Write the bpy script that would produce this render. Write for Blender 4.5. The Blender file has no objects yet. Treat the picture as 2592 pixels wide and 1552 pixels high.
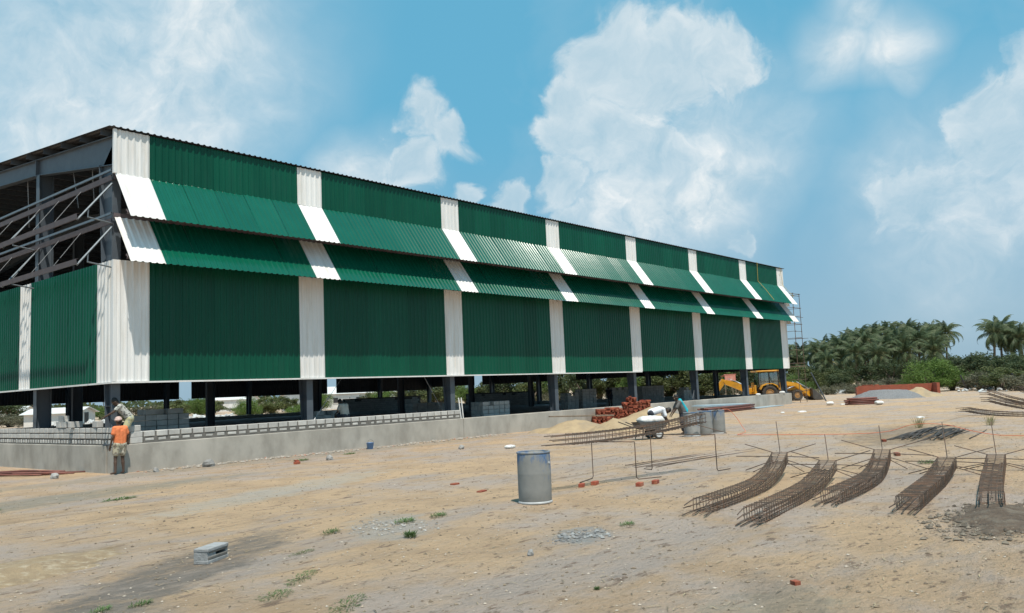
import bpy, math, random
from mathutils import Vector, Matrix, noise, Euler

random.seed(7)
R = math.radians
scene = bpy.context.scene
COL = scene.collection

# ------------------------------------------------------------------ camera
cam_d = bpy.data.cameras.new('camera')
cam_d.lens = 29.271
cam_d.sensor_width = 36.0
cam_d.clip_start = 0.1
cam_d.clip_end = 8000
cam = bpy.data.objects.new('camera', cam_d)
COL.objects.link(cam)
_yaw, _pit, _rol = R(39.84438), R(5.74481), R(-2.47351)
_f = Vector((math.cos(_pit)*math.cos(_yaw), math.cos(_pit)*math.sin(_yaw), math.sin(_pit)))
_r = Vector((math.sin(_yaw), -math.cos(_yaw), 0)); _u = _r.cross(_f)
_r2 = _r*math.cos(_rol)+_u*math.sin(_rol); _u2 = -_r*math.sin(_rol)+_u*math.cos(_rol)
cam.matrix_world = Matrix(((_r2.x, _u2.x, -_f.x, -11.479), (_r2.y, _u2.y, -_f.y, -25.218),
                           (_r2.z, _u2.z, -_f.z, 1.949), (0, 0, 0, 1)))
scene.camera = cam

# ------------------------------------------------------------------ sun, sky
SUN = Vector((-0.615, -1.05, 2.7)).normalized()
sun_d = bpy.data.lights.new('sun', 'SUN')
sun_d.energy = 4.9
sun_d.angle = R(0.55)
sun_d.color = (1.0, 0.935, 0.83)
sun = bpy.data.objects.new('sun', sun_d)
sun.rotation_euler = SUN.to_track_quat('Z', 'Y').to_euler()
sun.location = (0, 0, 60)
COL.objects.link(sun)

world = bpy.data.worlds.new('World')
scene.world = world
world.use_nodes = True
wt = world.node_tree
wt.nodes.clear()
def wn(t, **k):
    n = wt.nodes.new(t)
    for a, b in k.items(): setattr(n, a, b)
    return n
def wl(a, b): wt.links.new(a, b)
SKYS = 0.11
sky = wn('ShaderNodeTexSky', sky_type='NISHITA')
sky.sun_disc = False
sky.sun_elevation = math.asin(SUN.z)
sky.sun_rotation = math.atan2(SUN.x, SUN.y) % (2*math.pi)
sky.altitude = 0; sky.air_density = 1.0; sky.dust_density = 0.8; sky.ozone_density = 1.5
tc = wn('ShaderNodeTexCoord')
nrm = wn('ShaderNodeVectorMath', operation='NORMALIZE'); wl(tc.outputs['Generated'], nrm.inputs[0])
def wmath(op, a, b=None, c=None, clamp=False):
    n = wn('ShaderNodeMath', operation=op); n.use_clamp = clamp
    for i, v in enumerate((a, b, c)):
        if v is None: continue
        if isinstance(v, (int, float)): n.inputs[i].default_value = v
        else: wl(v, n.inputs[i])
    return n.outputs[0]
def wnoise(vec, scale, detail, rough, dist=0.0):
    n = wn('ShaderNodeTexNoise'); n.inputs['Scale'].default_value = scale
    n.inputs['Detail'].default_value = detail; n.inputs['Roughness'].default_value = rough
    n.inputs['Distortion'].default_value = dist
    wl(vec, n.inputs['Vector']); return n
# the direction, wobbled at three sizes so that cloud outlines billow and fray
def warp(vec, scale, amp, detail=3):
    w = wnoise(vec, scale, detail, 0.55)
    sub = wn('ShaderNodeVectorMath', operation='SUBTRACT'); wl(w.outputs['Color'], sub.inputs[0]); sub.inputs[1].default_value = (.5, .5, .5)
    scl = wn('ShaderNodeVectorMath', operation='SCALE'); wl(sub.outputs[0], scl.inputs[0]); scl.inputs['Scale'].default_value = amp
    ad = wn('ShaderNodeVectorMath', operation='ADD'); wl(vec, ad.inputs[0]); wl(scl.outputs[0], ad.inputs[1])
    return ad
w0 = warp(nrm.outputs[0], 7.0, 0.10, 2)
wdir = warp(w0.outputs[0], 28.0, 0.040, 4)
def blobs(lst, soft, vec=None):
    acc = None
    for x, y, z, r in lst:
        d = wn('ShaderNodeVectorMath', operation='DISTANCE'); wl((vec or wdir).outputs[0], d.inputs[0]); d.inputs[1].default_value = (x, y, z)
        m = wn('ShaderNodeMapRange'); m.interpolation_type = 'SMOOTHSTEP'
        m.inputs['From Min'].default_value = r; m.inputs['From Max'].default_value = r*(1-soft)
        wl(d.outputs['Value'], m.inputs['Value'])
        acc = m.outputs[0] if acc is None else wmath('MAXIMUM', acc, m.outputs[0])
    return acc
# heaped clouds with firm tops
CUM = [(0.786,0.488,0.378,0.085),(0.775,0.530,0.342,0.052),(0.826,0.440,0.352,0.098),(0.801,0.512,0.290,0.082),
       (0.836,0.472,0.240,0.105),(0.773,0.553,0.307,0.055),(0.788,0.565,0.245,0.055),(0.811,0.556,0.190,0.055),(0.852,0.385,0.350,0.075),(0.662,0.677,0.322,0.062),(0.684,0.664,0.300,0.055),(0.632,0.714,0.288,0.048),
       (0.660,0.699,0.268,0.068),(0.752,0.620,0.223,0.044),(0.712,0.662,0.234,0.030),(0.900,0.411,0.148,0.028),
       (0.950,0.100,0.296,0.075),(0.958,0.150,0.245,0.095),(0.958,0.225,0.185,0.085),(0.975,0.10,0.20,0.11),
       # the same kind of clouds round the rest of the sky
       (-0.72,0.55,0.42,0.15),(-0.9,-0.2,0.38,0.16),(-0.3,-0.88,0.37,0.17),(0.75,-0.58,0.32,0.15),(-0.3,0.1,0.95,0.16)]
# wide thin veils
VEI = [(0.462,0.798,0.380,0.21),(0.345,0.868,0.355,0.26),(0.475,0.813,0.320,0.16),(0.420,0.860,0.285,0.20),(0.871,0.433,0.220,0.15),(0.886,0.373,0.260,0.12),
       (0.892,0.285,0.352,0.075),(0.908,0.235,0.345,0.075),(0.885,0.262,0.385,0.06),(0.922,0.215,0.315,0.05),(0.880,0.39,0.27,0.16),
       (0.84,0.50,0.22,0.14),(0.962,0.19,0.18,0.20),(0.63,0.73,0.25,0.11),
       (-0.4,0.85,0.34,0.25),(-0.7,-0.6,0.38,0.28),(0.5,-0.78,0.36,0.25),(0.0,-0.2,0.97,0.25)]
fc = blobs(CUM, 0.85)
fv = blobs(VEI, 0.98, w0)
n1 = wnoise(wdir.outputs[0], 13.0, 6, 0.62).outputs['Fac']
n2 = wnoise(w0.outputs[0], 4.2, 5, 0.60).outputs['Fac']
# cumulus cover: firm at the crowns, fraying at the foot and inside
cc = wmath('ADD', wmath('ADD', fc, wmath('MULTIPLY', wmath('SUBTRACT', n1, 0.5), 1.1)), wmath('MULTIPLY', wmath('SUBTRACT', n2, 0.5), 0.9))
mc = wn('ShaderNodeMapRange'); mc.interpolation_type = 'SMOOTHSTEP'
mc.inputs['From Min'].default_value = 0.15; mc.inputs['From Max'].default_value = 0.72; wl(cc, mc.inputs['Value'])
cv = wmath('MULTIPLY', fv, wmath('ADD', wmath('MULTIPLY', n2, 2.1), -0.18), clamp=True)
sep = wn('ShaderNodeSeparateXYZ'); wl(nrm.outputs[0], sep.inputs[0])
low = wn('ShaderNodeMapRange'); low.inputs['From Min'].default_value = 0.02; low.inputs['From Max'].default_value = 0.32
low.inputs['To Min'].default_value = 0.40; low.inputs['To Max'].default_value = 0.90; wl(sep.outputs['Z'], low.inputs['Value'])
film = wn('ShaderNodeMapRange'); film.inputs['From Min'].default_value = 0.46; film.inputs['From Max'].default_value = 0.80; film.inputs['To Max'].default_value = 0.40; wl(n2, film.inputs['Value'])
cover = wmath('MAXIMUM', wmath('MAXIMUM', wmath('MULTIPLY', mc.outputs[0], low.outputs[0]), wmath('MULTIPLY', cv, 0.92)), film.outputs[0])
# bright tops, greyer hollows: the relief of the same noise towards the sun
up = wn('ShaderNodeVectorMath', operation='ADD'); wl(wdir.outputs[0], up.inputs[0]); up.inputs[1].default_value = tuple(Vector((-0.3, 0.1, 0.9)).normalized()*0.020)
n1u = wnoise(up.outputs[0], 13.0, 5, 0.62).outputs['Fac']
rel = wmath('ADD', wmath('MULTIPLY', wmath('SUBTRACT', n1, n1u), 2.4), 0.50, clamp=True)
edge = wmath('SUBTRACT', 1.15, wmath('MULTIPLY', fc, 0.75))
shade = wmath('MULTIPLY', wmath('MULTIPLY', rel, edge), wmath('ADD', wmath('MULTIPLY', mc.outputs[0], 0.8), wmath('MULTIPLY', cv, 0.75)), clamp=True)
ccol = wn('ShaderNodeMix', data_type='RGBA')
ccol.inputs['A'].default_value = (0.46/SKYS, 0.63/SKYS, 0.735/SKYS, 1); ccol.inputs['B'].default_value = (1.0/SKYS, 1.0/SKYS, 0.98/SKYS, 1)
wl(shade, ccol.inputs['Factor'])
# clear air: the physical sky evened out by haze
grad = wn('ShaderNodeMix', data_type='RGBA')
grad.inputs['A'].default_value = (0.285/SKYS, 0.465/SKYS, 0.61/SKYS, 1); grad.inputs['B'].default_value = (0.135/SKYS, 0.47/SKYS, 0.685/SKYS, 1)
gr = wn('ShaderNodeMapRange'); gr.interpolation_type = 'SMOOTHSTEP'; gr.inputs['From Max'].default_value = 0.32; wl(sep.outputs['Z'], gr.inputs['Value'])
wl(gr.outputs[0], grad.inputs['Factor'])
tint = wn('ShaderNodeMix', data_type='RGBA'); tint.inputs['Factor'].default_value = 0.85
wl(sky.outputs[0], tint.inputs['A']); wl(grad.outputs['Result'], tint.inputs['B'])
mixc = wn('ShaderNodeMix', data_type='RGBA')
wl(cover, mixc.inputs['Factor']); wl(tint.outputs['Result'], mixc.inputs['A']); wl(ccol.outputs['Result'], mixc.inputs['B'])
bg = wn('ShaderNodeBackground'); bg.inputs['Strength'].default_value = SKYS
wl(mixc.outputs['Result'], bg.inputs['Color'])
wo = wn('ShaderNodeOutputWorld'); wl(bg.outputs[0], wo.inputs['Surface'])

world.cycles.sampling_method = 'MANUAL'
world.cycles.sample_map_resolution = 256
vs = scene.view_settings
vs.view_transform = 'Standard'; vs.look = 'None'; vs.exposure = 0.0; vs.gamma = 1.0
vs.use_curve_mapping = False
scene.cycles.max_bounces = 6
scene.cycles.diffuse_bounces = 3
scene.cycles.glossy_bounces = 3
scene.cycles.transparent_max_bounces = 6

# ------------------------------------------------------------------ materials
MATS = {}
def mat(name, c1, c2=None, scale=3.0, rough=0.7, bump=0.0, bscale=None, metal=0.0, spec=0.5, detail=6, stretch=None, lo=0.35, hi=0.65, c3=None, s3=1.0, rnd=0.0, bdist=0.02):
    """two tones mixed by noise, a third by a broader noise, bump, and a per-object brightness drift"""
    m = bpy.data.materials.new(name); m.use_nodes = True
    t = m.node_tree; b = t.nodes['Principled BSDF']
    b.inputs['Roughness'].default_value = rough; b.inputs['Metallic'].default_value = metal
    b.inputs['Specular IOR Level'].default_value = spec
    tcn = t.nodes.new('ShaderNodeTexCoord'); vec = tcn.outputs['Object']
    if stretch:
        mp = t.nodes.new('ShaderNodeMapping'); mp.inputs['Scale'].default_value = stretch
        t.links.new(vec, mp.inputs['Vector']); vec = mp.outputs[0]
    if rnd:
        oi0 = t.nodes.new('ShaderNodeObjectInfo'); cx = t.nodes.new('ShaderNodeCombineXYZ'); sc0 = t.nodes.new('ShaderNodeVectorMath'); sc0.operation = 'SCALE'; sc0.inputs['Scale'].default_value = 40.0
        for i in range(3): t.links.new(oi0.outputs['Random'], cx.inputs[i])
        ad0 = t.nodes.new('ShaderNodeVectorMath'); ad0.operation = 'ADD'; t.links.new(cx.outputs[0], sc0.inputs[0]); t.links.new(vec, ad0.inputs[0]); t.links.new(sc0.outputs[0], ad0.inputs[1]); vec = ad0.outputs[0]
    def nz(s, d=detail):
        n = t.nodes.new('ShaderNodeTexNoise'); n.inputs['Scale'].default_value = s; n.inputs['Detail'].default_value = d
        n.inputs['Roughness'].default_value = 0.6; t.links.new(vec, n.inputs['Vector']); return n
    def ramp(src, l, h):
        r = t.nodes.new('ShaderNodeMapRange'); r.inputs['From Min'].default_value = l; r.inputs['From Max'].default_value = h
        t.links.new(src, r.inputs['Value']); return r.outputs[0]
    def mix(f, a, bb, blend='MIX'):
        x = t.nodes.new('ShaderNodeMix'); x.data_type = 'RGBA'; x.blend_type = blend
        if isinstance(f, float): x.inputs['Factor'].default_value = f
        else: t.links.new(f, x.inputs['Factor'])
        for k, v in (('A', a), ('B', bb)):
            if isinstance(v, tuple): x.inputs[k].default_value = (*v, 1)
            else: t.links.new(v, x.inputs[k])
        return x.outputs['Result']
    col = c1
    if c2: col = mix(ramp(nz(scale).outputs['Fac'], lo, hi), c1, c2)
    if c3: col = mix(ramp(nz(s3).outputs['Fac'], 0.5, 0.68), col, c3)
    if rnd:
        oi = t.nodes.new('ShaderNodeObjectInfo')
        r = t.nodes.new('ShaderNodeMapRange'); r.inputs['To Min'].default_value = 1-rnd; r.inputs['To Max'].default_value = 1+rnd
        t.links.new(oi.outputs['Random'], r.inputs['Value'])
        cb = t.nodes.new('ShaderNodeCombineColor')
        for i in range(3): t.links.new(r.outputs[0], cb.inputs[i])
        col = mix(1.0, col, cb.outputs[0], 'MULTIPLY')
    if isinstance(col, tuple): b.inputs['Base Color'].default_value = (*col, 1)
    else: t.links.new(col, b.inputs['Base Color'])
    if bump:
        bn = t.nodes.new('ShaderNodeBump'); bn.inputs['Strength'].default_value = bump; bn.inputs['Distance'].default_value = bdist
        t.links.new(nz(bscale or scale*4, 8).outputs['Fac'], bn.inputs['Height']); t.links.new(bn.outputs[0], b.inputs['Normal'])
    MATS[name] = m
    return m

GREEN = mat('green_paint', (0.002, 0.064, 0.037), (0.003, 0.076, 0.043), 1.2, 0.32, 0.12, 1.6, rnd=0.14, spec=0.22, c3=(0.006, 0.070, 0.043), s3=2.0, stretch=(2.2, 1, 0.35))  # wall copy of the green, darkened to deepen its shade; canopies stay lighter
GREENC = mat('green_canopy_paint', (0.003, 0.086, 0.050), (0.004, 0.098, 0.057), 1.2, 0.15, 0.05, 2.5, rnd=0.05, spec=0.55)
WHITE = mat('white_paint', (0.79, 0.785, 0.77), (0.72, 0.71, 0.69), 1.5, 0.38, 0.10, 2.0, rnd=0.05, c3=(0.66, 0.63, 0.585), s3=1.6, stretch=(2.5, 1, 0.3))
WHITEC = mat('white_wall_paint', (0.78, 0.77, 0.74), (0.62, 0.60, 0.56), 0.6, 0.6)
INNER = mat('sheet_inner_face', (0.040, 0.040, 0.045), (0.030, 0.030, 0.034), 2.0, 0.6)  # darker than bare grey sheet: interior shade put into the colour
ROOFG = mat('galvanised_roof', (0.30, 0.32, 0.33), (0.22, 0.23, 0.24), 1.5, 0.45, metal=0.3)
STEEL = mat('blue_grey_steel', (0.085, 0.105, 0.125), (0.065, 0.08, 0.10), 2.5, 0.5, rnd=0.08)
GALV = mat('galvanised_steel', (0.40, 0.43, 0.46), (0.30, 0.33, 0.36), 6.0, 0.4, metal=0.35)
PURL = mat('red_oxide_purlin', (0.135, 0.112, 0.122), (0.10, 0.083, 0.092), 3.0, 0.55)
CONC = mat('plinth_concrete', (0.42, 0.395, 0.35), (0.30, 0.28, 0.245), 1.6, 0.9, 0.4, 14, c3=(0.47, 0.44, 0.39), s3=0.6, stretch=(1, 1, 0.55), bdist=0.01)
SLAB = mat('slab_concrete', (0.25, 0.25, 0.26), (0.20, 0.20, 0.20), 0.8, 0.85, 0.1, 10)
BLOCK = mat('concrete_block', (0.53, 0.52, 0.49), (0.42, 0.41, 0.39), 5, 0.95, 0.6, 60, rnd=0.12, bdist=0.006)
MORTAR = mat('mortar', (0.17, 0.16, 0.145), (0.12, 0.115, 0.105), 6, 0.95, 0.6, 40, bdist=0.01)
BRICK = mat('red_brick', (0.29, 0.068, 0.034), (0.20, 0.047, 0.027), 7, 0.9, 0.5, 50, rnd=0.35, c3=(0.38, 0.145, 0.08), s3=5, bdist=0.006)
SAND = mat('pile_sand', (0.42, 0.315, 0.19), (0.33, 0.245, 0.15), 2.2, 0.95, 0.5, 25, c3=(0.30, 0.24, 0.17), s3=1.2)
EARTH = mat('brown_earth', (0.34, 0.25, 0.15), (0.25, 0.18, 0.11), 5, 0.95, 0.8, 25, c3=(0.42, 0.34, 0.24), s3=8, bdist=0.05)
GRAVEL = mat('grey_chippings', (0.25, 0.25, 0.25), (0.155, 0.155, 0.16), 14, 0.95, 0.9, 22, bdist=0.06)
REBAR = mat('rusty_rebar', (0.125, 0.085, 0.06), (0.075, 0.06, 0.05), 18, 0.75, rnd=0.2, c3=(0.20, 0.105, 0.06), s3=4)
DARKBAR = mat('dark_rebar', (0.075, 0.068, 0.062), (0.05, 0.046, 0.044), 10, 0.7, rnd=0.3)
REDSTEEL = mat('red_primer_steel', (0.22, 0.075, 0.055), (0.13, 0.055, 0.045), 4, 0.6, rnd=0.3)
PALEBLUE = mat('pale_blue_sheet', (0.40, 0.52, 0.58), (0.32, 0.42, 0.48), 2, 0.4)
YEL = mat('yellow_paint', (0.72, 0.34, 0.015), (0.62, 0.28, 0.015), 2.5, 0.38, c3=(0.45, 0.22, 0.03), s3=1.5)
TYRE = mat('tyre_rubber', (0.035, 0.033, 0.032), (0.075, 0.065, 0.055), 5, 0.9, 0.3, 20)
RIMM = mat('wheel_rim', (0.45, 0.22, 0.05), (0.25, 0.15, 0.08), 5, 0.6)
BLACK = mat('black_metal', (0.028, 0.028, 0.03), (0.045, 0.042, 0.04), 4, 0.5)
BUCK = mat('worn_bucket_steel', (0.07, 0.065, 0.06), (0.12, 0.11, 0.10), 4, 0.55, metal=0.4)
SACK = mat('white_sack', (0.74, 0.74, 0.73), (0.60, 0.60, 0.58), 7, 0.75, 0.5, 14)
WOOD = mat('weathered_wood', (0.26, 0.20, 0.145), (0.17, 0.13, 0.095), 6, 0.9, 0.4, 30, stretch=(1, 1, 0.15))
BARK = mat('bark', (0.17, 0.135, 0.105), (0.11, 0.09, 0.07), 5, 0.95, 0.6, 12)
HOSE = mat('orange_hose', (0.72, 0.19, 0.09), None, rough=0.45)
SKIN = mat('brown_skin', (0.075, 0.042, 0.028), (0.095, 0.055, 0.036), 6, 0.5)
HAIR = mat('black_hair', (0.012, 0.011, 0.011), None, rough=0.6)
ORANGE = mat('orange_cotton', (0.80, 0.24, 0.09), (0.70, 0.185, 0.07), 9, 0.9, 0.6, 9, bdist=0.03)
WCLOTH = mat('white_cotton', (0.78, 0.79, 0.82), (0.70, 0.71, 0.74), 8, 0.9, 0.5, 8, bdist=0.03)
TEAL = mat('teal_cloth', (0.02, 0.42, 0.50), (0.02, 0.34, 0.42), 8, 0.85, 0.5, 8, bdist=0.03)
GREYC = mat('grey_cloth', (0.16, 0.155, 0.15), (0.11, 0.105, 0.10), 10, 0.9, 0.4, 9)
DARKC = mat('dark_cloth', (0.04, 0.045, 0.06), (0.03, 0.033, 0.045), 8, 0.9)
PALEC = mat('pale_shirt', (0.46, 0.44, 0.39), (0.38, 0.36, 0.32), 8, 0.9, 0.5, 9, bdist=0.03)
SHORTS = mat('patterned_shorts', (0.44, 0.40, 0.29), (0.20, 0.16, 0.12), 14, 0.9, lo=0.5, hi=0.56, c3=(0.55, 0.50, 0.42), s3=9)
SHORT2 = mat('pale_green_shorts', (0.50, 0.48, 0.28), (0.33, 0.36, 0.30), 10, 0.9, lo=0.5, hi=0.58)
PRINT = mat('printed_shirt', (0.46, 0.46, 0.42), (0.06, 0.065, 0.06), 13, 0.9, lo=0.52, hi=0.56, stretch=(1, 1, 2.2))
CLOTHP = mat('pale_headcloth', (0.58, 0.42, 0.37), (0.46, 0.33, 0.30), 9, 0.9, 0.6, 12, bdist=0.02)
SOILD = mat('dark_topsoil', (0.095, 0.066, 0.045), (0.155, 0.11, 0.075), 7, 0.95, 1.0, 16, c3=(0.19, 0.155, 0.115), s3=4, bdist=0.08)
ROPE = mat('yellow_rope', (0.45, 0.34, 0.10), None, rough=0.8)
TINR = mat('pale_tin_roof', (0.72, 0.72, 0.70), (0.60, 0.60, 0.58), 1.2, 0.55)
PLASTIC = mat('blue_bucket_plastic', (0.12, 0.25, 0.50), None, rough=0.4)
RAGS = mat('pale_litter', (0.60, 0.60, 0.58), (0.42, 0.44, 0.45), 3, 0.8)

def glass_mat():
    m = bpy.data.materials.new('cab_glass'); m.use_nodes = True
    t = m.node_tree; t.nodes.clear()
    o = t.nodes.new('ShaderNodeOutputMaterial'); mx = t.nodes.new('ShaderNodeMixShader'); mx.inputs[0].default_value = 0.22
    tr = t.nodes.new('ShaderNodeBsdfTransparent'); tr.inputs[0].default_value = (0.75, 0.80, 0.78, 1)
    gl = t.nodes.new('ShaderNodeBsdfGlossy'); gl.inputs['Roughness'].default_value = 0.05; gl.inputs[0].default_value = (0.8, 0.85, 0.85, 1)
    t.links.new(tr.outputs[0], mx.inputs[1]); t.links.new(gl.outputs[0], mx.inputs[2]); t.links.new(mx.outputs[0], o.inputs[0])
    return m
GLASS = glass_mat()

def leaf_mat(name, a, b, c=None, trans=0.25):
    m = bpy.data.materials.new(name); m.use_nodes = True
    t = m.node_tree; p = t.nodes['Principled BSDF']; p.inputs['Roughness'].default_value = 0.55; p.inputs['Specular IOR Level'].default_value = 0.25
    g = t.nodes.new('ShaderNodeNewGeometry'); r = t.nodes.new('ShaderNodeValToRGB'); r.color_ramp.interpolation = 'LINEAR'
    r.color_ramp.elements[0].color = (*a, 1); r.color_ramp.elements[1].color = (*b, 1)
    if c:
        e = r.color_ramp.elements.new(0.9); e.color = (*b, 1); r.color_ramp.elements[-1].color = (*c, 1)
    oi = t.nodes.new('ShaderNodeObjectInfo'); mr = t.nodes.new('ShaderNodeMapRange'); mr.inputs['To Min'].default_value = 0.8; mr.inputs['To Max'].default_value = 1.2
    t.links.new(oi.outputs['Random'], mr.inputs['Value'])
    cb = t.nodes.new('ShaderNodeCombineColor')
    for i in range(3): t.links.new(mr.outputs[0], cb.inputs[i])
    mx = t.nodes.new('ShaderNodeMix'); mx.data_type = 'RGBA'; mx.blend_type = 'MULTIPLY'; mx.inputs['Factor'].default_value = 1
    t.links.new(g.outputs['Random Per Island'], r.inputs[0]); t.links.new(r.outputs[0], mx.inputs['A']); t.links.new(cb.outputs[0], mx.inputs['B'])
    t.links.new(mx.outputs['Result'], p.inputs['Base Color'])
    tl = t.nodes.new('ShaderNodeBsdfTranslucent'); t.links.new(mx.outputs['Result'], tl.inputs[0])
    ms = t.nodes.new('ShaderNodeMixShader'); ms.inputs[0].default_value = trans
    t.links.new(p.outputs[0], ms.inputs[1]); t.links.new(tl.outputs[0], ms.inputs[2]); t.links.new(ms.outputs[0], t.nodes['Material Output'].inputs[0])
    return m
L_PALM = leaf_mat('palm_leaf', (0.060, 0.092, 0.045), (0.135, 0.165, 0.080), (0.26, 0.22, 0.12), 0.35)  # greens lightened so the colour carries the distance haze
L_GREEN = leaf_mat('bright_leaf', (0.070, 0.125, 0.026), (0.16, 0.235, 0.055))
L_OLIVE = leaf_mat('olive_leaf', (0.065, 0.085, 0.032), (0.15, 0.165, 0.060))
L_DARK = leaf_mat('dark_leaf', (0.040, 0.060, 0.026), (0.085, 0.105, 0.045))
L_DRY = leaf_mat('dry_leaf', (0.105, 0.105, 0.065), (0.19, 0.18, 0.115))
L_WEED = leaf_mat('weed_leaf', (0.065, 0.13, 0.04), (0.15, 0.225, 0.08))

# ------------------------------------------------------------------ helpers
class MB:
    def __init__(self): self.v = []; self.f = []; self.m = []
    def add(self, vs, fs, mi=0, M=None):
        o = len(self.v)
        self.v += [tuple(M @ Vector(p)) if M else tuple(p) for p in vs]
        self.f += [tuple(i+o for i in q) for q in fs]; self.m += [mi]*len(fs)
        return self
    def box(self, c, s, mi=0, rot=None, M=None, bev=0.0):
        x, y, z = s[0]/2, s[1]/2, s[2]/2
        m = Matrix.Translation(c)
        if rot: m = m @ Euler(rot).to_matrix().to_4x4()
        if M: m = M @ m
        if not bev:
            vs = [(i*x, j*y, k*z) for k in (-1, 1) for j in (-1, 1) for i in (-1, 1)]
            return self.add(vs, [(0, 2, 3, 1), (4, 5, 7, 6), (0, 1, 5, 4), (2, 6, 7, 3), (0, 4, 6, 2), (1, 3, 7, 5)], mi, m)
        b = bev; vs = []
        # chamfered box: three verts per corner
        idx = {}
        for i in (-1, 1):
            for j in (-1, 1):
                for k in (-1, 1):
                    idx[i, j, k] = len(vs)
                    vs += [(i*x, j*(y-b), k*(z-b)), (i*(x-b), j*y, k*(z-b)), (i*(x-b), j*(y-b), k*z)]
        fs = []
        for a in range(3):
            o1, o2 = (a+1) % 3, (a+2) % 3
            for s_ in (-1, 1):
                q = []
                for t1, t2 in ((-1, -1), (1, -1), (1, 1), (-1, 1)):
                    key = [0, 0, 0]; key[a] = s_; key[o1] = t1; key[o2] = t2
                    q.append(idx[tuple(key)]+a)
                fs.append(tuple(q if s_ > 0 else q[::-1]))
            for t1 in (-1, 1):
                for t2 in (-1, 1):
                    k0 = [0, 0, 0]; k1 = [0, 0, 0]; k0[a] = -1; k1[a] = 1
                    k0[o1] = k1[o1] = t1; k0[o2] = k1[o2] = t2
                    i0, i1 = idx[tuple(k0)], idx[tuple(k1)]
                    q = (i0+o1, i1+o1, i1+o2, i0+o2)
                    fs.append(q if t1*t2 > 0 else q[::-1])
        for key, i0 in idx.items():
            q = (i0, i0+1, i0+2); fs.append(q if key[0]*key[1]*key[2] > 0 else q[::-1])
        return self.add(vs, fs, mi, m)
    def tube(self, pts, rad, n=6, mi=0, cap=True, M=None):
        pts = [Vector(p) for p in pts]; k = len(pts)
        if not isinstance(rad, (list, tuple)): rad = [rad]*k
        vs = []; fs = []
        t0 = (pts[1]-pts[0]).normalized(); ref = Vector((0, 0, 1)) if abs(t0.z) < 0.9 else Vector((1, 0, 0))
        a = t0.cross(ref).normalized()
        for i, p in enumerate(pts):
            t = (pts[min(i+1, k-1)]-pts[max(i-1, 0)]).normalized()
            a = (a - t*a.dot(t)).normalized(); b = t.cross(a)
            for j in range(n):
                w = 2*math.pi*j/n; vs.append(p+(a*math.cos(w)+b*math.sin(w))*rad[i])
        for i in range(k-1):
            for j in range(n):
                fs.append((i*n+j, i*n+(j+1) % n, (i+1)*n+(j+1) % n, (i+1)*n+j))
        if cap: fs += [tuple(range(n))[::-1], tuple((k-1)*n+j for j in range(n))]
        return self.add(vs, fs, mi, M)
    def lathe(self, prof, n=24, mi=0, M=None, capb=True, capt=True):
        vs = []; fs = []; k = len(prof)
        for r_, z in prof:
            for j in range(n):
                w = 2*math.pi*j/n; vs.append((r_*math.cos(w), r_*math.sin(w), z))
        for i in range(k-1):
            for j in range(n): fs.append((i*n+j, i*n+(j+1) % n, (i+1)*n+(j+1) % n, (i+1)*n+j))
        if capb: fs.append(tuple(range(n))[::-1])
        if capt: fs.append(tuple((k-1)*n+j for j in range(n)))
        return self.add(vs, fs, mi, M)
    def prism(self, poly, y0, y1, mi=0, M=None):
        """polygon in xz extruded along y"""
        n = len(poly); vs = [(x, y0, z) for x, z in poly]+[(x, y1, z) for x, z in poly]
        fs = [tuple(range(n)), tuple(range(2*n-1, n-1, -1))]+[(i, n+i, n+(i+1) % n, (i+1) % n) for i in range(n)]
        return self.add(vs, fs, mi, M)
    def ell(self, c, r, n=12, k=8, mi=0, M=None):
        m = Matrix.Translation(c) @ Matrix.Diagonal((*r, 1))
        if M: m = M @ m
        prof = [(math.sin(math.pi*i/k), -math.cos(math.pi*i/k)) for i in range(1, k)]
        vs = [(0, 0, -1), (0, 0, 1)]; fs = []
        for a, z in prof:
            for j in range(n): w = 2*math.pi*j/n; vs.append((a*math.cos(w), a*math.sin(w), z))
        for i in range(k-2):
            for j in range(n): fs.append((2+i*n+j, 2+i*n+(j+1) % n, 2+(i+1)*n+(j+1) % n, 2+(i+1)*n+j))
        for j in range(n):
            fs.append((0, 2+(j+1) % n, 2+j)); fs.append((1, 2+(k-2)*n+j, 2+(k-2)*n+(j+1) % n))
        return self.add(vs, fs, mi, m)
    def mesh(self, name, mats, smooth=False):
        me = bpy.data.meshes.new(name); me.from_pydata(self.v, [], self.f)
        for m in (mats if isinstance(mats, (list, tuple)) else [mats]): me.materials.append(m)
        if any(self.m): me.polygons.foreach_set('material_index', self.m)
        if smooth: me.polygons.foreach_set('use_smooth', [True]*len(self.f))
        me.update(); return me
    def obj(self, name, mats, parent=None, smooth=False, loc=None, rot=None):
        return put(name, self.mesh(name, mats, smooth), parent, loc, rot)

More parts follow.
